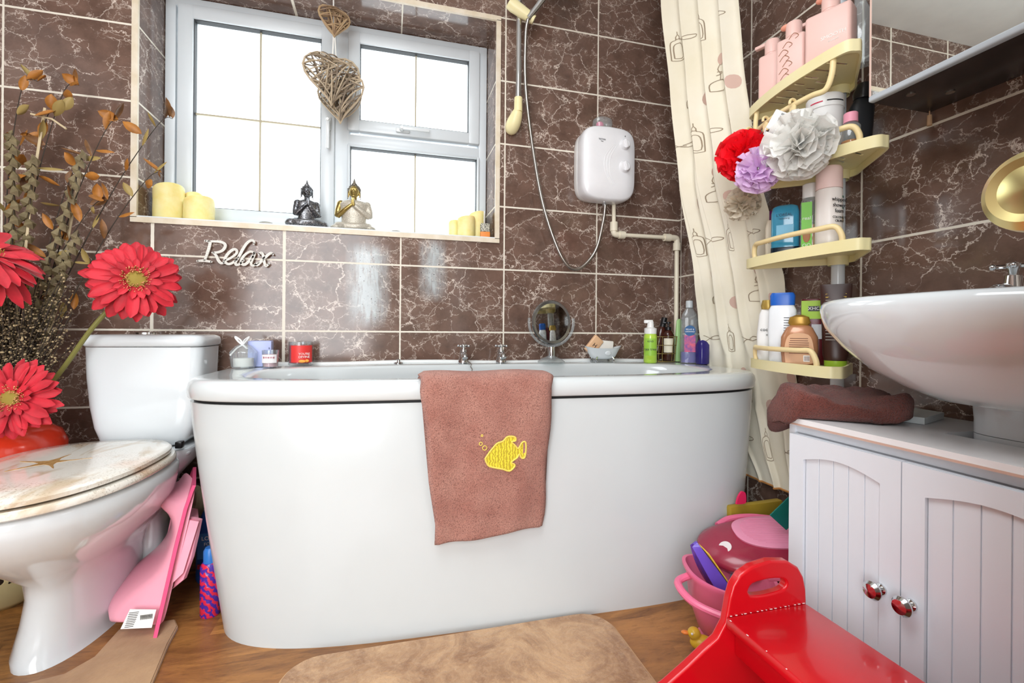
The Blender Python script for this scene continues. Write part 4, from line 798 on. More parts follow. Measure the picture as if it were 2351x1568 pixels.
def curtain(u, z, off=0):
    a, c = kf(Lk, z), kf(Rk, z); p = a.lerp(c, u); d = (c-a).normalized(); nn = Vector((-abs(d.y), d.x, 0)).normalized()
    if nn.x > 0: nn = -nn
    room = max(0, min(.034, (1.988-p.x)-.004)); fade = 1 if z > .9 else 1
    f = .5+.5*math.sin(u*2*PI*3.6+1.0+.5*math.sin(z*2.2))+.22*math.sin(u*2*PI*7.3+z*3)
    clear = 1.0
    amp = room*.95+.004
    if z < .68: amp = .008+ (.012 if z < .5 and u > .5 else 0)
    sh = .010*math.sin(u*2*PI*3.6+2.2)
    return p+nn*(f*amp-amp*.6+off)+d*sh
NU, NV = 110, 90; b = B()
zof = lambda j: 2.22-(2.22-.255)*j/(NV-1)
b.add([curtain(i/(NU-1), zof(j)) for j in range(NV) for i in range(NU)], [(j*NU+i, j*NU+i+1, (j+1)*NU+i+1, (j+1)*NU+i) for j in range(NV-1) for i in range(NU-1)], 0)
def art(pts, cu, cz, sx, sz, wd, mi, fill=False, lean=0):
    if fill:
        q = [curtain(min(1, max(0, cu+x*sx)), cz+y*sz, .0016) for x, y in pts]; b.add(q, [tuple(range(len(q)))], mi); return
    P_ = smoothpath([(x, y, 0) for x, y in pts], 3); q0 = []; q1 = []
    for i, p in enumerate(P_):
        tt = P_[min(i+1, len(P_)-1)]-P_[max(i-1, 0)]; tt = tt.normalized() if tt.length else Vector((1, 0, 0)); wv = wd/2; x, y = p.x, p.y
        q0.append(curtain(min(1, max(0, cu+(x*sx-tt.y*wv*2.6))), cz+y*sz+tt.x*wv, .0018)); q1.append(curtain(min(1, max(0, cu+(x*sx+tt.y*wv*2.6))), cz+y*sz-tt.x*wv, .0018))
    n = len(P_); b.add(q0+q1, [(i, i+1, n+i+1, n+i) for i in range(n-1)], mi)
bott = [[(-.5, 0), (-.5, .9), (-.35, 1.1), (-.15, 1.15), (-.15, 1.3)], [(.5, 0), (.5, .9), (.35, 1.1), (.15, 1.15), (.15, 1.3)], [(-.5, 0), (0, -.05), (.5, 0)], [(-.15, 1.3), (0, 1.42), (.15, 1.3)], [(-.2, 1.18), (.2, 1.18)], [(0, 1.42), (0, 1.6)], [(-.32, .12), (-.32, .8), (0, .95), (.32, .8), (.32, .12), (-.32, .12)]]
ck = 0
for row in range(11):
    z = .34+row*.175
    for cc in range(4):
        u = .10+cc*.25+.10*(row % 2)+rnd.uniform(-.03, .03)
        if u > .97: continue
        k = (row*3+cc*2) % 4; ck += 1
        if k == 0:
            for s_ in bott: art(s_, u, z, .075, .062, .0022, 1)
        elif k == 1:
            for s_ in ([(-.5, 0), (-.5, .5), (-.2, .8), (.2, .8), (.5, .5), (.5, 0), (-.5, 0)], [(0, .8), (.05, 1.3), (-.1, 1.7), (.1, 2.1)], [(-.2, 1.2), (.25, 1.35), (-.15, 1.5)]): art(s_, u, z, .09, .042, .0022, 1)
            art([(.14*math.cos(2*PI*i/14)+.1, .10*0+2.4+.45*math.sin(2*PI*i/14)) for i in range(14)], u, z, .20, .042, 0, 2, True)
        elif k == 2:
            for s_ in ([(-1, .3), (-.3, .1), (.3, 0), (1, .1), (1.1, .25), (.6, .3), (0, .15)], [(-1, -.2), (-.4, .05), (.2, .1)]): art(s_, u, z+.04, .075, .05, .0022, 1)
        else: art([(.5*math.cos(2*PI*i/14), .5*math.sin(2*PI*i/14)) for i in range(14)], u, z, .075, .045, 0, 2, True)
cu_ = obj('shower_curtain', b, [CUR, LINE, PINKP], smooth=3, label='cream shower curtain printed with perfume bottles, gathered at the bath end', cat='curtain')
b = B(); b.tube([curtain(i/80, .258) for i in range(81)], .0035, 6); obj('hem', b, HEM, cu_, label='rust-stained hem')

# ============================================================ CORNER CADDY
cd = thing('corner_caddy', 'ivory plastic four-shelf caddy on a white pole by the basin', 'shelf caddy')
PX, PY = 1.948, -.79
b = B(); b.tube([(PX, PY, .0), (PX, PY, ZC-.002)], .016, 20); obj('pole', b, M('pole_white', 'dfe6ec', .25, coat=.3), cd)
def shelf_outline(k=1.0, dx=0):
    # local: pole at origin, hypotenuse at x=-.15, y -.17..+.17
    pts = [(-.165, .155), (-.172, 0), (-.165, -.155)]
    raw = [(.018, .030), (-.02, .075), (-.105, .170), (-.130, .178), (-.150, .165), (-.163, .10), (-.170, .0), (-.163, -.10), (-.150, -.165), (-.130, -.178), (-.105, -.170), (-.02, -.075), (.018, -.030)]
    c = Vector((-.09, 0, 0)); out = []
    for v in smoothpath([(x, y, 0) for x, y in raw+[raw[0]]], 4)[:-1]: p = c+(v-c)*k; out.append((p.x, p.y))
    return out
SH = [(1.425, -6, -.0, True), (1.195, 9, -.0, False), (.963, 0, 0, False), (.664, -14, 0, False)]
def shelf(z, deg, under):
    T = TL(PX, PY, z) @ rotM('Z', R(deg)); b = B(); slots = []
    for i in range(7): yy = -.10+.034*i; slots.append([(-.135, yy-.004), (-.105+.01*abs(i-3), yy-.004), (-.105+.01*abs(i-3), yy+.004), (-.135, yy+.004)])
    for i in range(4): yy = -.05+.034*i; slots.append([(-.088, yy-.004), (-.058, yy-.004), (-.058, yy+.004), (-.088, yy+.004)])
    b.poly(shelf_outline(.97), .003, T=T @ TL(0, 0, .004), holes=slots)
    o1 = shelf_outline(1); o2 = shelf_outline(.955); z0, z1 = -.013, .015
    b.loft([[(x, y, z0) for x, y in o2], [(x, y, z0) for x, y in o1], [(x, y, z1) for x, y in o1], [(x, y, z1) for x, y in o2], [(x, y, z0) for x, y in o2]], cap0=False, cap1=False, T=T)
    b.lathe([(.024, -.02), (.026, .018), (.017, .018)], seg=20, T=T, cap0=False, cap1=False); sh = obj('shelf', b, IVORY, cd, smooth=.7)
    b = B(); s = -1 if under else 1; zt = (.050 if not under else -.078); base = .010 if not under else -.010
    yy = .135; P = [(-.148, yy, base), (-.152, yy, zt*.6), (-.158, yy-.012, zt), (-.170, yy-.045, zt*1.0), (-.180, 0, zt), (-.170, -yy+.045, zt), (-.158, -yy+.012, zt), (-.152, -yy, zt*.6), (-.148, -yy, base)]
    b.tube(smoothpath(P, 5), .0068, 12, T=T); obj('guard_rail', b, IVORY2, sh); return T
ST = [shelf(z, d, u) for z, d, _, u in SH]
# pieces on shelves: place in shelf-local coordinates
def onshelf(k, lx, ly, dz=.0075): p = ST[k] @ Vector((lx, ly, dz)); return tuple(p)
S1 = 1.4335
PK = M('pale_pink_plastic', 'f2cdc4', .35, var=(4, 'edc2b8', .3)); PK2 = M('peach_plastic', 'f0a58c', .4)
def pink_bottle(loc, w_, h, rz, label, txt, nozzle=1, smooth_cap=True, curl=False):
    t = thing('pink_bottle', label, 'bottle', loc, rz, 'pale pink pump bottles on the top shelf'); b = B(); b.box((-w_/2, -.027, 0), (w_/2, .027, h), .008, seg=3); obj('bottle_body', b, PK, t, smooth=.9)
    b = B(); b.lathe([(.019, h-.002), (.019, h+.004), (.020, h+.005), (.020, h+.040), (.018, h+.044), (0, h+.045)], seg=26); c = obj('pump_collar', b, PK, t)
    b = B(); b.box((-.036*nozzle-.012, -.008, h+.036), (.012, .008, h+.046), .003) if nozzle else b.ell((-.018, -.005, h+.04), (.014, .010, .008)); obj('nozzle', b, PK2 if not nozzle else PK, c)
    if txt: words(t, [(x, s_, px, pz) for x, s_, px, pz in txt], -.0275, WPR if not curl else M('rose_print', 'c28a80', .5))
    if curl:
        b = B(); r2_ = random.Random(4)
        for q in range(7): x0, z0 = r2_.uniform(-.018, .012), .02+.017*q; b.tube(smoothpath([(x0-.012, -.0275, z0), (x0, -.0275, z0+.012), (x0+.012, -.0275, z0+.002), (x0+.004, -.0275, z0-.004)], 4), .0008, 5)
        obj('floral_print', b, M('bronze_print', '9a6a4a', .5), t)
    return t
FY = R(-62) # bottles on the caddy face the bath side / camera
pink_bottle((1.842, -.668, S1), .058, .136, R(-68), 'pale pink pump bottle with long nozzle, furthest left on top shelf', None, 1)
pink_bottle((1.832, -.752, S1), .072, .132, R(-66), 'pale pink pump bottle with bronze floral print, middle of top shelf', None, 0, curl=True)
pink_bottle((1.900, -.765, S1), .050, .150, R(-66), 'pale pink pump bottle behind, nozzle showing between its neighbours', None, 1)
pink_bottle((1.832, -.862, S1), .100, .132, R(-66), 'largest pale pink bottle, nearest on top shelf, reading SMOOTH', [('SMOOTH', .013, .014, .060), ('shampoo', .006, .014, .048)], 0)
t = thing('spray_bottle', 'clear spray bottle with teal trigger behind the pink bottles', 'bottle', (1.905, -.880, S1), R(-50)); b = B(); b.sup([(.022, .016, 0), (.024, .018, .01), (.024, .018, .13), (.012, .012, .16), (.012, .012, .18)], n=3); obj('bottle_body', b, CLEARP, t)
b = B(); b.lathe([(.0135, .18), (.0135, .215), (.010, .218)], seg=20); obj('collar', b, M('pale_blue_cap', 'bcd8e0', .3), t); b = B(); b.box((-.030, -.012, .212), (.022, .012, .245), .006); obj('trigger', b, M('teal_plastic', '2f8a92', .3), t)
b = B(); b.tube([(0, 0, 0), (0, 0, .16)], .004, 8); b.box((-.007, -.007, .16), (.009, .009, .182), .003, mi=1); b.box((-.010, -.005, .150), (.004, .005, .163), .002, mi=2); o = obj('toothbrush', b, [WHITEP, M('magenta_plastic', 'd858a8', .4), M('yellow_plastic', 'e6d44a', .4)], label='small pink and yellow brush top poking up at the far left of the top shelf', cat='brush'); o.location = (1.868, -.655, S1)
# curtain-side wall rail (ivory)
b = B(); b.tube([(1.981, -.10, 1.54), (1.981, -.55, 1.54)], .007, 10); b.box((1.976, -.14, 1.53), (1.9935, -.12, 1.55), .002); b.box((1.976, -.52, 1.53), (1.9935, -.50, 1.55), .002); obj('towel_rail', b, IVORY, label='ivory rail on the wall behind the pink bottles and the curtain', cat='rail')
# ---- shelf 2
t = bottle('white_tub', 'white cylindrical tub with red and black band under the top shelf', (1.862, -.822, 1.203), [(.038, 0), (.041, .004), (.041, .135)], WHITEP, [(.043, .135), (.043, .165), (.040, .169)], WHITEP, n=2, sy=1, cat='tub')
b = B(); b.grid(lambda u, v: (.0435*math.sin(u*1.0+.2-R(55)), -.0435*math.cos(u*1.0+.2-R(55)), .146+.003*v), 10, 2); b.grid(lambda u, v: (.0435*math.sin(-u*.7-R(55)), -.0435*math.cos(-u*.7-R(55)), .146+.003*v), 10, 2, mi=1); obj('band', b, [INK, M('red_band', 'd5284e', .4)], t)
t = bottle('dark_bottle', 'matt black bottle leaning behind the white tub', (1.915, -.868, 1.204), [(.022, 0), (.026, .01), (.026, .13), (.018, .15)], M('matt_black_bottle', '1a1c20', .45), [(.020, .15), (.022, .165), (.014, .19)], BLACKP, n=3, sy=.7, rot=(R(0), R(4), R(-30)))
t = bottle('dark_bottle', 'squat black bottle half hidden left of the white tub', (1.885, -.715, 1.203), [(.028, 0), (.034, .01), (.034, .10), (.022, .12)], M('black_gloss_bottle', '101216', .2), [(.022, .12), (.022, .148)], BLACKP, n=3, sy=.8, rz=R(-30))
t = bottle('pink_cap_bottle', 'small bottle with pink cap peeking out above the red puff', (1.868, -.640, 1.203), [(.017, 0), (.019, .006), (.019, .075), (.014, .085)], M('rose_liquid', 'c23a4a', .2), [(.015, .085), (.015, .118)], M('baby_pink_cap', 'f3a3b8', .35), n=2, sy=1)
t = bottle('orange_oil_bottle', 'clear bottle of orange oil with pink cap at the near end of second shelf', (1.850, -.902, 1.203), [(.019, 0), (.0205, .004), (.0205, .060), (.013, .070)], CLEARP, [(.015, .070), (.015, .092), (.013, .094)], M('baby_pink_cap', 'f3a3b8', .35), n=2, sy=1)
b = B(); b.lathe([(.0185, .002), (.0195, .005), (.0195, .024)], seg=26); obj('orange_oil', b, M('orange_oil', 'f29a1e', .15), t)
# puffs
def puff(c, r, mat, label, seed, n=64, cord=None, hook=True, squash=(1, 1, 1)):
    rr = random.Random(seed); t = thing('bath_puff', label, 'bath puff', c, group='mesh bath puffs on the caddy'); b = B()
    for k in range(n):
        d = Vector((rr.gauss(0, 1), rr.gauss(0, 1), rr.gauss(0, 1))).normalized(); ax = d.orthogonal().normalized(); ax = Matrix.Rotation(rr.uniform(0, 6.28), 3, d) @ ax; sd = d.cross(ax); ph = rr.uniform(0, 6.28); hf = rr.uniform(.75, 1.05)*r; sp_a = rr.uniform(.5, .95); fr = rr.uniform(9, 15)
        def fn(u, v):
            a = (u-.5)*2*sp_a; rad = hf*(.18+.82*v); q = d*math.cos(a)+ax*math.sin(a); q = q*rad+sd*(r*.13*v*v*math.sin(fr*u+ph)+r*.04*v*math.sin(fr*2.7*u+ph)); return (q.x*squash[0], q.y*squash[1], q.z*squash[2])
        b.grid(fn, 17, 6)
    obj('mesh_ruffles', b, mat, t, smooth=3)
    if cord:
        b = B(); v = Vector(cord)-Vector(c); b.tube([(0, 0, 0), v*.6+Vector((.003, 0, 0)), v], .0016, 6); b.tube([(0, 0, 0), v*.6-Vector((.004, 0, 0)), v], .0016, 6); obj('loop_cord', b, M('white_cord', 'f0eef0', .7), t)
        if hook: b = B(); hk = Vector(cord)-Vector(c); b.box((hk.x-.003, hk.y-.009, hk.z-.012), (hk.x+.003, hk.y+.009, hk.z+.016), .002); b.tube([(hk.x+.010*math.cos(R(a)), hk.y, hk.z+.018+.010*math.sin(R(a))) for a in range(-20, 210, 20)], .0035, 8); obj('hook', b, IVORY2, t)
WNET = mesh_net('white_netting', 'fbfaf6', .93, 520); RNET = mesh_net('red_netting', 'ff1c2e', .93, 520); LNET = mesh_net('lilac_netting', 'f3d3f7', .93, 520); BNET = mesh_net('beige_netting', 'ece2cf', .93, 520)
def rail_pt(y): return tuple(ST[0] @ Vector((-.180, y, -.092)))
puff((1.735, -.862, 1.222), .083, WNET, 'large white mesh puff, the nearest of the hanging puffs', 1, 90, rail_pt(-.045), squash=(1, 1, 1))
puff((1.735, -.678, 1.258), .074, RNET, 'bright red mesh puff hanging at far left of the caddy', 2, 70, rail_pt(.125))
puff((1.706, -.765, 1.192), .062, LNET, 'lilac mesh puff between the red and the white puff', 3, 64, rail_pt(.055))
puff((1.800, -.600, 1.150), .052, BNET, 'beige mesh puff hanging below the red one, against the curtain', 4, 50)
puff((1.86, -.585, 1.43-.06), .036, BNET, 'small cream mesh puff tucked behind the far end of the top shelf', 5, 40)
b = B(); b.box((-.004, -.002, 0), (.038, .002, .052), .002, seg=1); b2 = b; o = obj('swing_tag', b2, WHITEP, label='white printed tag poking above the white mesh puff', cat='tag'); o.location = (1.70, -.80, 1.285); o.rotation_euler = (0, R(28), R(-30))
b = B(); 
for q in range(5): b.text('llllll', .007, T=face(.017, -.0024, .012+.008*q))
obj('lettering', b, INK, o, smooth=0)
# ---- shelf 3
YW = -48
t = bottle('lotion_bottle', 'cream bottle with purple cap, leftmost on the third shelf', (1.868, -.650, .971), [(.017, 0), (.02, .006), (.021, .10), (.016, .122)], M('cream_bottle', 'efe3cd', .35), [(.011, .122), (.011, .150)], M('purple_cap', '6a2468', .35), n=3, sy=.7, rz=R(YW)); words(t, [('TTI', .012, -.012, .055)], -.0146, M('plum_print', '5a2a4a', .5))
t = bottle('cleanser_bottle', 'blue-teal clear flat bottle on the third shelf', (1.846, -.715, .971), [(.032, 0), (.035, .01), (.035, .125), (.031, .142), (.020, .148)], M('teal_blue_liquid', '2b7f9e', .1, coat=.6, var=(9, '4fb0d8', .25)), None, None, n=4, sy=.55, rz=R(YW))
words(t, [("L'ORÉAL", .0105, -.002, .118), ('revitalising', .006, -.002, .108)], -.0196, M('navy_print_b', '12304a', .5)); sticker(t, .042, .055, .09, -.0196, M('sky_label', '7ec8ea', .4)); b = B(); b.sup([(.0335, .0185, .0), (.0355, .0196, .01), (.0357, .0197, .028)], n=4); obj('dark_base', b, M('ink_blue_base', '0e2433', .2), t)
t = bottle('two_part_bottle', 'clear and peach bottle with green label and white cap, third shelf', (1.855, -.790, .971), [(.023, 0), (.025, .006), (.025, .135), (.018, .155)], CLEARP, [(.0205, .148), (.0205, .185), (.018, .187)], WHITEP, n=2.5, sy=.85, rz=R(YW))
b = B(); b.sup([(.022, .0185, .002), (.0235, .0195, .006), (.0235, .0195, .075)], n=2.5); obj('peach_liquid', b, M('peach_liquid', 'dfa57a', .2), t); sticker(t, .024, .012, .135, -.0214, M('green_label_b', '7ccf44', .4), xc=-.010); words(t, [('real', .013, -.010, .092), ('OO', .012, -.010, .02)], -.0223, WPR)
b = B(); b.ell((-.010, -.0218, .045), (.009, .0012, .018)); obj('nut_print', b, M('nut_brown', 'b37a50', .5), t)
t = bottle('foam_can', 'tall whipped shower foam can with pale pink cap, third shelf', (1.838, -.856, .971), [(.028, 0), (.0295, .004), (.0295, .145), (.0275, .150)], M('pearl_can', 'f2ebe5', .3), [(.029, .1505), (.029, .200), (.026, .206)], M('blush_cap', 'f3d5cf', .35), n=2, sy=1)
words(t, [('whipped', .0135, -.002, .118), ('shower', .0135, -.002, .104), ('foam', .0135, -.002, .090), ('COCONUT', .008, -.002, .074), ('CRUSH', .008, -.002, .065)], -.0303, INK, yaw=0)
b = B(); b.ell((0, 0, 0), (.007, .001, .009), T=rotM('Z', R(32)) @ TL(0, -.0296, .072)); obj('coconut_print', b, M('coconut_tan', '9a8560', .5), t)
for z_ in (.128, .100): b = B(); b.ell((0, 0, 0), (.009, .0008, .003), T=rotM('Z', R(34)) @ TL(0, -.0296, z_)); obj('palm_print', b, M('palm_green', '1f6a5a', .5), t)
# ---- shelf 4
t = bottle('shampoo_bottle', 'white curved bottle with gold cap, leftmost on the bottom shelf', (1.848, -.655, .672), [(.024, 0), (.029, .02), (.030, .08), (.024, .14), (.018, .155)], WHITEP, [(.018, .155), (.020, .165), (.016, .182)], M('gold_cap', 'b89a4e', .35, .4), n=3, sy=.65, rz=R(YW)); words(t, [('coconut', .014, .004, .095), ('milk', .010, .004, .08)], -.0205, INK)
t = bottle('shampoo_bottle', 'white bottle with bright blue flip cap on the bottom shelf', (1.832, -.722, .672), [(.030, 0), (.033, .01), (.036, .09), (.034, .150), (.028, .163)], M('ice_white_plastic', 'eef3f7', .25), [(.030, .163), (.031, .190), (.027, .198)], M('royal_blue_cap', '1f63c4', .3), n=3.5, sy=.6, rz=R(YW), capn=3.5)
b = B()
for q in range(7): b.box((.004, -.0222, .085+.007*q), (.026, -.0216, .0865+.007*q))
obj('fine_print', b, INK, t, smooth=0)
t = bottle('conditioner_bottle', 'rounded bronze bottle with gold cap in front on the bottom shelf', (1.812, -.796, .672), [(.036, 0), (.040, .01), (.043, .045), (.042, .075), (.030, .100), (.022, .106)], M('bronze_pearl', 'bd8560', .25, .15, coat=.4), [(.022, .106), (.026, .112), (.022, .128), (.008, .134)], M('gold_cap_b', 'b0893a', .3, .4), n=2.6, sy=.6, rz=R(YW), capn=2.6)
b = B(); b.poly([tuple(v)[:2] for v in smoothpath([(-.030, .008, 0), (.030, .008, 0), (.032, .05, 0), (.020, .082, 0), (-.020, .082, 0), (-.032, .05, 0), (-.030, .008, 0)], 4)][:-1], .0006, T=face(0, -.0262, 0)); l_ = obj('label_sticker', b, M('tan_label', 'd9a77c', .4), t)
b = B()
for q in range(8): b.box((-.022+.002*(q > 5), -.0272, .032+.0055*q), (.022-.002*(q > 5), -.0268, .0338+.0055*q))
b.box((.010, -.0272, .012), (.024, -.0268, .028), mi=1); 
for q in range(5): b.box((.012+.0025*q, -.0275, .014), (.0132+.0025*q, -.027, .026))
obj('fine_print', b, [M('brown_print', '7a4a30', .5), WPR], l_, smooth=0)
t = thing('cream_tube', 'large dark brown squeeze tube with lime cap on the bottom shelf', 'tube', (1.868, -.852, .672), R(YW)); b = B(); b.sup([(.024, .020, .016), (.028, .022, .03), (.030, .017, .10), (.033, .009, .165), (.034, .003, .205), (.034, .002, .212)], n=2.4); obj('tube_body', b, M('chocolate_tube', '3f2620', .3), t)
b = B(); b.lathe([(.0235, 0), (.0245, .003), (.0245, .016)], seg=26); obj('cap', b, M('lime_cap', '9cc23a', .35), t); b = B()
for q in range(16): b.box((-.022, -.0225+.0175*(q/15)**1.2, .068+.0078*q), (.022, -.0221+.0175*(q/15)**1.2, .0705+.0078*q), mi=1 if q > 13 else 0)
obj('fine_print', b, [M('grey_print', '8f8a84', .6), M('gold_print', 'c9a83c', .5)], t, smooth=0)
t = bottle('hair_gel_bottle', 'green-topped dark red bottle standing behind the bronze bottle', (1.900, -.760, .672), [(.028, 0), (.031, .006), (.031, .175), (.029, .18)], M('dark_red_plastic', '6a1f26', .25), None, None, n=3.5, sy=.6, rz=R(YW))
sticker(t, .058, .125, .175, -.0192, M('lime_label', 'a8d22c', .4)); sticker(t, .026, .146, .160, -.0199, M('black_patch', '161616', .4), name='patch'); words(t, [('XHC', .013, 0, .153)], -.0206, WPR); sticker(t, .03, .07, .11, -.0192, M('grey_label', 'c9c9cc', .4), xc=.01, name='barcode_sticker')

# ============================================================ MIRROR CABINET
mc = thing('mirror_cabinet', 'mirror-fronted wall cabinet with dark marble-look underside', 'mirror cabinet')
mx0, my0, my1, mz0, mz1 = 1.812, -.976, -1.62, 1.283, 1.95
b = B(); b.box((mx0+.006, my1, mz0+.004), (1.993, my0, mz1)); obj('carcass', b, PAINT, mc, smooth=0)
b = B(); b.box((mx0+.012, my1, mz0-.001), (1.993, my0-.001, mz0+.0035)); obj('base_panel', b, M('dark_scuffed_panel', '2a2524', .25, var=(14, '433a38', .12)), mc, smooth=0)
b = B(); b.box((mx0, my1, mz0+.012), (mx0+.0055, my0-.002, mz1)); obj('mirror_glass', b, M('mirror_plate', 'eef2f0', .01, 1, var=(3, None, .01)), mc, smooth=0)
b = B(); b.box((mx0-.004, my1, mz0-.002), (mx0+.012, my0, mz0+.012), .004, seg=3); obj('bottom_rail', b, M('grey_rail', 'c3cbd2', .3), mc); b = B(); b.box((mx0-.0005, my0-.004, mz0+.012), (mx0+.006, my0, mz1)); obj('side_edge', b, M('pinkish_edge', 'e8c9bb', .4), mc, smooth=0)
for x, y in ((1.86, -1.03), (1.93, -1.06), (1.88, -1.25), (1.95, -1.2)): b = B(); b.lathe([(.008, 0), (.008, .002)], c=(x, y, mz0-.003), seg=14); obj('screw_cap', b, STEEL, mc)
b = B(); b.tube([(1.985, -.985, 1.282), (1.985, -.985, 1.272)], .0012, 6); b.tube([(1.985, -.985, 1.272), (1.985, -.985, 1.248)], [.0045, .0052], 12); obj('cord_pull', b, M('beech_pull', 'd9b58e', .5), label='tiny wooden cord pull hanging below the mirror cabinet', cat='pull')

# ============================================================ BASIN
bs = thing('wash_basin', 'white ceramic wash basin on a pedestal at the right wall', 'sink')
by = -1.245
def bring(k, z, kf=None, kb=1):
    kf = k if kf is None else kf; o = []
    for i in range(64):
        t = 2*PI*i/64; c, s = math.cos(t), math.sin(t)
        x = (.300*kf*cs(c, 2.5) if c < 0 else .158*kb*cs(c, 9)); o.append((1.834+x, by+.275*k*cs(s, 2.5 if c < 0 else 3.2), z))
    return o
b = B(); b.loft([bring(.30, .632, .28, .7), bring(.42, .638, .40, .8), bring(.56, .658, .55, .9), bring(.74, .690, .73, .96), bring(.89, .733, .88, 1), bring(.975, .768, .965, 1), bring(.995, .788, .99, 1), bring(1.0, .802, 1, 1), bring(.995, .812, .995, 1), bring(.98, .819, .98, .99), bring(.95, .822, .95, .98), bring(.90, .820, .90, .45), bring(.87, .805, .87, .40), bring(.78, .76, .75, .35), bring(.55, .71, .5, .3), bring(.2, .69, .2, .15)]); obj('basin_bowl', b, CER, bs, smooth=1.2)
b = B(); b.sup([(.082, .088, .576), (.082, .088, .60), (.086, .09, .640)], c=(1.885, by, 0), n=3.5, seg=36); b.sup([(.10, .105, .0), (.085, .088, .08), (.080, .085, .3), (.082, .088, .575)], c=(1.885, by, 0), n=3.5, seg=36); obj('pedestal', b, CER, bs, smooth=1)
t = thing('basin_tap', 'chrome basin tap with cross handle at the right edge', 'tap', (1.925, by+.075, .822), R(8)); b = B(); b.lathe([(.024, 0), (.024, .005), (.017, .012), (.014, .035), (.012, .050)], seg=22); b.tube(smoothpath([(0, 0, .012), (-.03, 0, .022), (-.065, 0, .018), (-.088, 0, .008)], 5), [.015-.004*i/15 for i in range(16)], 14, flat=.8); obj('tap_body', b, CHROME, t)
b = B(); b.lathe([(.007, .050), (.008, .060), (.011, .066), (.011, .074), (.004, .078)], seg=18)
for k in range(4): a = R(20+90*k); d = Vector((math.cos(a), math.sin(a), 0)); b.tube([d*.006+Vector((0, 0, .068)), d*.024+Vector((0, 0, .068))], .004, 10); b.ell(d*.028+Vector((0, 0, .068)), .0062, seg=12)
obj('cross_handle', b, CHROME, t)

# ============================================================ CABINET
cb = thing('vanity_cabinet', 'white tongue-and-groove under-basin cabinet with two arched doors', 'cabinet')
cx, y1, y2 = 1.652, -.922, -1.515
WCAB = M('white_cabinet_paint', 'e2e6ec', .38, var=(4, 'dadfe6', .3))
b = B(); b.box((cx, y1-.016, 0), (1.99, y1, .551), .001); b.box((cx, y2, 0), (1.99, y2+.016, .551), .001); b.box((cx+.01, y2+.016, .03), (cx+.016+.0, y1-.016, .551)); b.box((cx+.004, y2+.016, 0), (cx+.02, y1-.016, .045)); b.box((cx+.004, y2+.016, .535), (cx+.02, y1-.016, .551)); obj('carcass', b, WCAB, cb, smooth=.5)
# top with a cut-out for the pedestal
top_o = [(cx-.014, y1+.006), (1.992, y1+.006), (1.992, by+.105), (1.79, by+.105), (1.79, by-.105), (1.992, by-.105), (1.992, y2-.006), (cx-.014, y2-.006)]
b = B(); b.poly([(x, y) for x, y in top_o], .016, T=TL(0, 0, .5525)); tp = obj('top_board', b, M('white_top_board', 'f0f0f1', .3), cb, smooth=.5)
b = B(); b.box((cx-.0152, y2-.006, .5535), (cx-.0142, y1+.006, .5575)); obj('edge_strip', b, M('pinkish_edge_strip', 'cfae9e', .5), tp, smooth=0)
def door(ya, yb, knob_y, side):
    n = 5; b = B(); st_, rl = .036, .05; d0 = cx-.013; lo, hi = .048, .533
    b.box((d0+.004, yb, lo), (cx-.001, ya, hi))
    dz = B()
    wv = (ya-yb-2*st_)/n
    for i in range(n): b.box((d0+.0015, yb+st_+wv*i+.0009, lo+.01), (d0+.006, yb+st_+wv*(i+1)-.0009, hi-.02), .0006, seg=1)
    # frame with an arched opening
    W = ya-yb; H = hi-lo; oin = [(st_, rl)]+[(W-st_, rl)]+[(W-st_-(W-2*st_)*i/12, H-.050+.016*math.sin(PI*i/12)) for i in range(13)]
    T = Matrix(((0, 0, 1, d0-.0045), (-1, 0, 0, ya), (0, 1, 0, lo), (0, 0, 0, 1)))
    b.poly([(0, 0), (W, 0), (W, H), (0, H)], .0065, T=T, holes=[oin]); o = obj('door', b, WCAB, cb, smooth=.5)
    k = B(); T = TL(d0-.0045, knob_y, .292) @ rotM('Y', -PI/2); k.lathe([(.010, 0), (.0095, .003), (.005, .006), (.005, .012), (.013, .016), (.0165, .020), (.0165, .023), (.012, .029), (0, .031)], seg=28, T=T); obj('knob', k, CHROME, o)
ym = (y1+y2)/2+.042
door(y1-.018, -1.1735, -1.142, 1); door(-1.1755, -1.43, -1.192, -1)
b = B(); b.box((cx-.013, y2+.002, .048), (cx-.001, -1.432, .533), .001); obj('end_stile', b, WCAB, cb)
# white board lying on the top
b = B(); b.poly([(1.80, -.955), (1.965, -.945), (1.960, -1.035), (1.84, -1.075)], .014, T=TL(0, 0, .5695)); obj('white_board', b, M('white_board', 'e6eff0', .3), label='loose thin white board on the cabinet top under the basin', cat='board', smooth=.4)
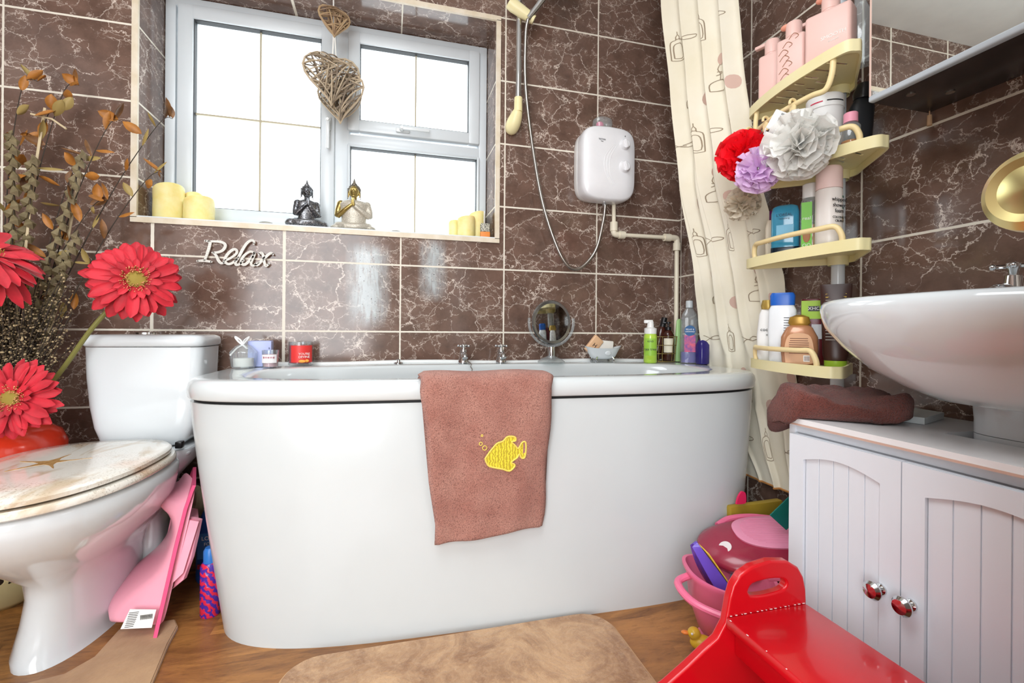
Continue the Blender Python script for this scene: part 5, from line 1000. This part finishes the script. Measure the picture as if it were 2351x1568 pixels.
# bunched brown towel
DT = terry('brown_red_terry', '864a40', '6c382f', '42201b')
def tfold(u, v):
    # u around length, v around section
    a = 2*PI*v; L = .135; s = (u-.5)*2; end = max(.05, (1-abs(s)**7))**.5
    c = Vector((s*L, 0, 0)); wd = .080*end*(1+.15*math.sin(s*2.2+.6)); hh = .037*end*(1-.22*s+.10*math.sin(s*6+.5))
    q = Vector((s*L*(1+.0*math.cos(a)), wd*cs(math.cos(a), 2.4), hh*cs(math.sin(a), 2.4)))
    nz = noise.noise(Vector((q.x*9, q.y*26, q.z*20)))*.022+noise.noise(Vector((q.x*40, q.y*50, q.z*40)))*.006-.014*max(0, 1-abs(q.y-.02-.03*math.sin(q.x*12))/.014)
    if math.sin(a) > -.3: q.z += nz
    if math.sin(a) > 0 and s > .3: q.z += .012*math.sin((s-.3)*4)
    ang = R(-30); x = q.x*math.cos(ang)-q.y*math.sin(ang); y = q.x*math.sin(ang)+q.y*math.cos(ang)
    w_ = Vector((1.742+x, -.957+y, .594+q.z)); over = max(0, (cx-.02)-w_.x)
    if over > 0: w_.z -= over*1.3; w_.x += over*.45
    e2 = max(0, w_.y-(y1+.01))
    if e2 > 0: w_.z -= e2*.95
    fl = .5705 if (w_.x > cx-.016 and w_.y < y1+.006) else .40
    w_.z = max(w_.z, fl); w_.x = min(w_.x, 1.985) 
    return w_
b = B(); b.loft([[tfold(i/40, j/48) for j in range(48)] for i in range(41)]); obj('folded_towel', b, DT, smooth=3, label='dark brownish-red towel bunched on the cabinet corner', cat='towel')

# ============================================================ STOOL
stl = thing('step_stool', "child's red two-step stool with handle cut-out in its side", 'step stool')
RED = M('red_paint', 'cf0c1b', .28, coat=.35, var=(5, 'bd0916', .3))
prof_ = [(1.09, 0), (1.09, .045), (1.105, .075), (1.14, .105), (1.19, .122), (1.235, .144), (1.275, .168), (1.308, .190), (1.337, .208), (1.354, .234), (1.362, .275), (1.370, .298), (1.385, .316), (1.41, .328), (1.45, .334), (1.49, .329), (1.515, .314), (1.528, .294), (1.534, .27), (1.536, .235), (1.537, .0), (1.46, .0), (1.44, .03), (1.20, .03), (1.18, .0)]
hole = [tuple(v)[:2] for v in smoothpath([(1.402, .284, 0), (1.412, .296, 0), (1.45, .300, 0), (1.48, .296, 0), (1.488, .286, 0), (1.478, .276, 0), (1.44, .272, 0), (1.41, .275, 0), (1.402, .284, 0)], 3)][:-1]
for yy in (-1.078, -1.445):
    bm = bmesh.new(); tb = B(); tb.poly([(x, z) for x, z in prof_], .018, holes=[hole], T=TL(0, yy+.018, 0) @ rotM('X', PI/2)); pn = obj('side_panel', tb, RED, stl, smooth=.5)
    md = pn.modifiers.new('bev', 'BEVEL'); md.width = .004; md.segments = 3; md.limit_method = 'ANGLE'; md.angle_limit = .9
b = B(); b.box((1.352, -1.4445, .226), (1.532, -1.079, .245), .004); obj('upper_step', b, RED, stl); b = B(); b.box((1.372, -1.4445, .175), (1.388, -1.079, .2255), .002); obj('apron', b, RED, stl)
b = B(); b.box((1.15, -1.4445, .082), (1.335, -1.079, .10), .004); obj('lower_step', b, RED, stl); b = B(); b.box((1.50, -1.4445, .10), (1.518, -1.079, .2255), .002); obj('back_rail', b, RED, stl)
b = B(); rq = random.Random(3)
for i in range(16): b.ell((1.365+.16*i/15+rq.uniform(-.003, .003), -1.0795-.0006*0, .2455), (rq.uniform(.001, .004), .0012, .0005), seg=6)
for i in range(6): b.ell((1.3525+rq.uniform(0, .002), -1.09-.04*i, .2452), (.0012, rq.uniform(.001, .003), .0006), seg=6)
obj('paint_chip', b, M('chip_white', 'ecd9d6', .6), stl)

# ============================================================ TOYS
PNK = M('bubblegum_plastic', 'ef7a9c', .3, var=(5, 'e56a90', .3)); DPK = M('raspberry_plastic', 'a8304a', .25, coat=.3, var=(7, '932640', .25)); LPK = M('light_pink_plastic', 'ee9ab8', .4, var=(6, 'e58caa', .3))
tb = thing('toy_basket', 'pink plastic toy tub with side handle between bath and stool', 'toy tub', (1.560, -.840, 0), -.35); tb.scale = (1, 1, .92)
b = B(); rr_ = []
for a_, c_, z in ((.055, .045, .035), (.068, .056, .045), (.088, .075, .11), (.096, .083, .165), (.104, .09, .178), (.104, .09, .186), (.096, .083, .186), (.088, .075, .13), (.062, .05, .05)): rr_.append([(a_*cs(math.cos(2*PI*i/40), 2.6), c_*cs(math.sin(2*PI*i/40), 2.6), z+.02*max(0, math.cos(2*PI*i/40+PI))*(z > .16)) for i in range(40)])
b.loft(rr_); obj('tub', b, PNK, tb, smooth=1); b = B(); b.tube(smoothpath([(-.095, -.01, .185), (-.130, -.040, .180), (-.105, -.105, .168), (-.015, -.150, .158), (.025, -.135, .160), (.045, -.085, .172)], 6), .009, 10); obj('handle', b, PNK, tb)
b = B(); b.tube([(-.05, 0, .0), (.05, 0, .0)], .01, 8, T=TL(0, 0, .012)); b.ell((0, 0, .03), (.07, .05, .02)); obj('base', b, PNK, tb)
dk = thing('toy_duck', 'small yellow duck on blue wheels under the pink tub', 'toy duck', (1.470, -.856, 0), -.5)
b = B(); b.ell((.004, 0, .033), (.028, .018, .018)); b.ell((-.014, 0, .053), (.015, .014, .014)); b.ell((.03, 0, .040), (.010, .007, .008)); obj('duck_body', b, M('duck_yellow', 'e3bd3a', .3), dk, voxel=.002, smooth=3)
b = B(); b.ell((-.033, 0, .052), (.010, .007, .004)); obj('beak', b, M('duck_orange', 'e8873a', .35), dk); b = B(); b.ell((-.020, -.0125, .058), .0028, seg=10); obj('eye', b, WHITEP, dk)
for s in (-1, 1): b = B(); b.tube([(.008, s*.019, .0155), (.008, s*.028, .0155)], .015, 22); w2 = obj('wheel', b, M('baby_blue_plastic', '86b8d6', .35), dk); b = B(); b.tube([(.008, s*.028, .0155), (.008, s*.0305, .0155)], .005, 12); obj('hub', b, PNK, w2)
# purple boat-like piece standing in the tub
b = B(); rr_ = []
for i in range(22):
    q = i/21; hw = .036*math.sin(PI*(.05+.92*q))**.85; rr_.append([(-.012+.016*math.sin(PI*q)*-1, -hw, q*.26), (-.026*math.sin(PI*(.05+.9*q)), -hw*.5, q*.26), (-.032*math.sin(PI*(.05+.9*q)), 0, q*.26), (-.026*math.sin(PI*(.05+.9*q)), hw*.5, q*.26), (-.012+.016*math.sin(PI*q)*-1, hw, q*.26), (.004, hw, q*.26), (.006, 0, q*.26), (.004, -hw, q*.26)])
pb = thing('toy_boat_hull', 'purple curved plastic toy piece leaning in the pink tub', 'toy', (1.625, -.840, .045), rot=(R(4), R(-36), R(-10)))
b.loft(rr_); obj('hull', b, M('violet_plastic', '6b4fc0', .28, coat=.2), pb, smooth=1.2); b = B(); b.box((.006, -.030, .02), (.009, .030, .24), .001); obj('yellow_edge', b, M('yellow_plastic_b', 'e8c440', .4), pb)
b = B(); b.lathe([(.003, 0), (.003, .001)], T=TL(-.031, .004, .12) @ rotM('Y', -PI/2), seg=10); b.lathe([(.003, 0), (.003, .001)], T=TL(-.022, .0, .225) @ rotM('Y', -PI/2), seg=10); b.lathe([(.003, 0), (.003, .001)], T=TL(-.020, .0, .03) @ rotM('Y', -PI/2), seg=10); obj('peg_hole', b, M('deep_purple', '2b1a66', .5), pb)
b = B(); b.tube(smoothpath([(0, 0, 0), (.02, 0, .03), (.012, 0, .07), (.03, 0, .10)], 5), [.018]*8+[.014]*8, 14); o = obj('toy_figure', b, M('baby_blue_plastic', '86b8d6', .35), label='light blue rounded toy piece showing behind the purple hull', cat='toy'); o.location = (1.60, -.80, .10); o.rotation_euler = (0, .3, .3)
# big pink toy lid/boat
bo = thing('toy_vehicle_shell', 'raspberry and pink oval toy shell with ribbed deck behind the tub', 'toy', (1.745, -.765, .165), rot=(R(10), R(-3), R(-20)))
b = B(); rr_ = []
def oval(a_, c_, z, n=2.3, ox=0, oy=0): return [(ox+a_*cs(math.cos(2*PI*i/56), n), oy+c_*cs(math.sin(2*PI*i/56), n), z) for i in range(56)]
b.loft([oval(.10, .06, -.04), oval(.150, .092, -.012), oval(.176, .112, .012), oval(.178, .114, .018), oval(.172, .110, .026), oval(.150, .096, .040), oval(.132, .084, .047), oval(.05, .03, .048)]); obj('shell', b, DPK, bo, smooth=1)
b = B(); b.loft([oval(.112, .070, .044, 2.6, .035, .022), oval(.114, .072, .052, 2.6, .035, .022), oval(.108, .067, .056, 2.6, .035, .022)]); dkk = obj('deck', b, LPK, bo, smooth=.8)
b = B()
for q in range(15): yy = -.063+.009*q; xx = .110*math.sqrt(max(0, 1-(abs(yy)/.074)**2.6)); b.box((.035-xx*.85, .022+yy*.85-.0014, .0558), (.035+xx*.85, .022+yy*.85+.0014, .0572), .0005, seg=1)
obj('deck_ribs', b, LPK, dkk); b = B(); b.lathe([(.016, 0), (.016, .0015)], seg=24, T=TL(-.122, -.035, .046) @ rotM('X', .25) @ rotM('Y', -.40)); obj('worn_sticker', b, M('sticker_white', 'ece4e4', .5), bo); b = B(); b.poly([(-.02, -.006), (-.006, .002), (.004, -.006), (.020, -.010), (.014, .004), (.0, .008), (-.014, .012)], .0015, T=TL(-.03, -.098, .033) @ rotM('X', R(42))); obj('worn_sticker', b, M('sticker_white', 'ece4e4', .5), bo)
b = B(); b.lathe([(.022, 0), (.022, .0015)], seg=24, T=TL(.085, -.090, .031) @ rotM('X', R(42))); obj('blue_sticker', b, M('sticker_blue', '7fa6e0', .4), bo)
b = B(); b.tube(smoothpath([(-.10, .085, .030), (-.06, .108, .036), (.0, .118, .036), (.06, .118, .03)], 6), .009, 10); obj('side_bumper', b, PNK, bo)
b = B(); b.box((-.12, -.10, 0), (.14, .10, .115), .02); b.ell((-.03, -.08, .07), (.08, .05, .04)); o = obj('toy_heap_box', b, M('mustard_plastic', 'b8962a', .5), label='mustard yellow toy box under and behind the pink shell', cat='toy box'); o.location = (1.775, -.735, 0.001); o.rotation_euler = (0, 0, .1)
b = B(); b.box((-.10, -.012, 0), (.10, .012, .10), .006); o = obj('storage_lid', b, M('mustard_plastic_b', 'a98d2c', .5), label='mustard panel propped against the wall behind the toys', cat='panel'); o.location = (1.845, -.612, .14); o.rotation_euler = (0, 0, .05); o.scale = (1, 1, 1)
b = B(); b.box((-.035, -.0015, -.035), (.035, .0015, .035), .001, seg=1); o = obj('teal_tile', b, M('teal_translucent', '2f9a8c', .12, trans=.5, ior=1.1), label='square teal translucent plate standing among the toys by the cabinet', cat='toy'); o.location = (1.775, -.80, .285); o.rotation_euler = (R(15), R(40), 0)
b = B(); b.poly([tuple(v)[:2] for v in smoothpath([(-.018, 0, 0), (-.012, .02, 0), (0, .035, 0), (.012, .032, 0), (.016, .015, 0), (.012, 0, 0), (-.018, 0, 0)], 3)][:-1], .006, T=rotM('X', PI/2)); o = obj('toy_fin', b, M('hot_pink', 'e32a5e', .3), label='small hot pink fin rising behind the pink shell', cat='toy'); o.location = (1.772, -.635, .252)
b = B(); b.box((-.03, -.01, 0), (.03, .01, .012), .003); b.tube([(-.02, 0, .018), (.04, 0, .032)], .004, 8, mi=1); o = obj('toy_clip', b, [PNK, M('toy_orange', 'e8963a', .4)], label='pink and orange toy piece seen through the stool handle', cat='toy'); o.location = (1.62, -.93, .20); o.rotation_euler = (0, 0, -.2)

# ============================================================ BETWEEN TOILET AND BATH
t = bottle('bleach_bottle', 'blue thick bleach bottle on the floor behind the pink potty seat', (.245, -.205, 0), [(.032, 0), (.036, .01), (.036, .13), (.034, .17), (.022, .20), (.014, .22)], M('blue_bleach_bottle', '24509c', .3), [(.015, .22), (.018, .235), (.016, .262)], M('red_cap', 'cf2238', .35), n=3, sy=.75)
sticker(t, .050, .075, .150, -.0278, M('bleach_label', '3d7fc4', .4)); sticker(t, .050, .046, .060, -.0278, M('crimson_strip', 'a51f3a', .4), name='strip'); words(t, [('LOW', .016, .004, .135), ('FOR', .013, .004, .118)], -.0288, WPR); words(t, [('THICK', .0105, .004, .053)], -.0288, WPR)
t = bottle('aerosol_can', 'purple and red zigzag spray can on the floor by the bath corner', (.309, -.398, 0), [(.022, 0), (.0235, .004), (.0235, .130), (.018, .140)], band_mat('zigzag_print', '4a2a9c', 'd8284a', 26, 'DIAGONAL', 5, 3, .25), [(.0165, .140), (.0165, .170), (.012, .178)], M('sky_cap', '2f78c8', .3), n=2, sy=1, cat='spray can')
# child's potty seat standing on edge
ps = thing('potty_seat', "child's pink toilet training seat leaning on edge beside the bath", 'potty seat')
SOFT = M('soft_pink_plastic', 'f3a9ba', .28, coat=.2, var=(4, 'efa0b4', .3)); ROSE = M('rose_edge_plastic', 'e65a86', .3)
PR = [(.258, .352), (.244, .335), (.222, .327), (.196, .326), (.186, .312), (.196, .296), (.212, .280), (.226, .250), (.228, .208), (.208, .144), (.155, .098), (.128, .070), (.122, .050), (.130, .038), (.165, .032), (.222, .020), (.236, .03), (.246, .121), (.262, .26), (.268, .352)]
PS = smoothpath([(x, z, 0) for x, z in PR+[PR[0]]], 4)[:-1]
def yline(z): return -.490+.385*z
def XS(z): return .38*(.20-.1*abs(z-.18))
b = B(); rings = []
for q, k in ((0, .55), (.03, .82), (.10, .97), (.30, 1), (.5, .98), (.7, .93), (.85, .84), (.95, .68), (1, .4)):
    rings.append([Vector((-.38*(.24*q)+.246+.02*(p.y/.36)+(p.x-(.246+.02*(p.y/.36)))*k, yline(.17+(p.y-.17)*(.55+.45*k))+.012+.24*q*(1-.25*abs(p.y-.17)/.17), .17+(p.y-.17)*(.80+.20*k))) for p in PS])
b.loft(rings); obj('seat_underside', b, SOFT, ps, smooth=1.2)
b = B(); rim = [(-.0, .004), (.006, .10), (.012, .20), (.020, .30), (.028, .345), (.032, .362)]
b.loft([[Vector((.236+dx-.006, yline(z)-.004, z)), Vector((.236+dx+.003, yline(z)-.006, z)), Vector((.236+dx+.006-XS(z), yline(z)+.20-.1*abs(z-.18), z)), Vector((.236+dx-.003-XS(z), yline(z)+.20-.1*abs(z-.18), z))] for dx, z in rim]); obj('seat_edge', b, ROSE, ps, smooth=.8)
b = B(); sp2 = [(.006, .10), (.030, .12), (.040, .17), (.044, .22), (.046, .262), (.016, .272)]
b.loft([[Vector((.238+.02*z/.3, yline(z)+.03+q*.10, z)), Vector((.238+dx, yline(z)+.02+q*.10, z)), Vector((.238+dx+.004, yline(z)+.03+q*.10, z))] for dx, z in sp2 for q in (0,)]+[], cap0=True, cap1=True)
b.add([(.244, -.435, .115), (.268, -.425, .140), (.286, -.378, .262), (.256, -.372, .268), (.208, -.34, .115), (.232, -.33, .140), (.249, -.28, .262), (.219, -.27, .268)], [(0, 1, 2, 3), (4, 7, 6, 5), (0, 4, 5, 1), (1, 5, 6, 2), (2, 6, 7, 3), (3, 7, 4, 0)]); obj('splash_guard', b, SOFT, ps, smooth=.8)
b = B(); lx = [(.160, .040), (.225, .034), (.228, .072), (.172, .080)]; v_ = [(x, -.482+.385*(z-.02)-.008, z) for x, z in lx]; b.add(v_+[(x, y+.001, z) for x, y, z in v_], [(0, 1, 2, 3), (7, 6, 5, 4), (0, 4, 5, 1), (1, 5, 6, 2), (2, 6, 7, 3), (3, 7, 4, 0)]); st_ = obj('label_sticker', b, M('paper_label', 'f1efe9', .5), ps, smooth=0)
b = B(); T = Matrix.Identity(4)
for i in range(9): b.box((.168+.0005*i, -.4905+.385*(.042+.0037*i-.02)+.0, .042+.0037*i), (.168+.018+.0008*i, -.4898+.385*(.042+.0037*i-.02), .0432+.0037*i))
for i in range(10): b.box((.198+.0026*i, -.4905+.385*(.055-.02), .052), (.1992+.0026*i, -.4898+.385*(.055-.02), .066))
obj('barcode', b, INK, st_, smooth=0)
ps.location = (-.012, 0, .002); ps.scale = (1, 1, .91)
# ============================================================ BRASS KNOB ON THE OPEN DOOR
dr = thing('door_1', 'open door leaf at the right', 'door', kind='structure'); b = B(); b.box((1.285, -2.3, .005), (1.325, -1.521, 1.98), .002); obj('door_leaf', b, PAINT, dr)
BRASS = M('polished_brass', 'e3d596', .3, 1); b = B(); T = TL(1.285, -1.549, .866) @ rotM('Y', -PI/2); b.lathe([(.026, 0), (.026, .004), (.012, .008), (.010, .030), (.018, .036), (.028, .044), (.031, .054), (.030, .062), (.024, .068), (.018, .066), (.012, .068), (0, .070)], seg=48, T=T); obj('door_knob', b, BRASS, dr, label='polished brass knob')
# ============================================================ place every part exactly where its thing stands
bpy.context.view_layer.update()
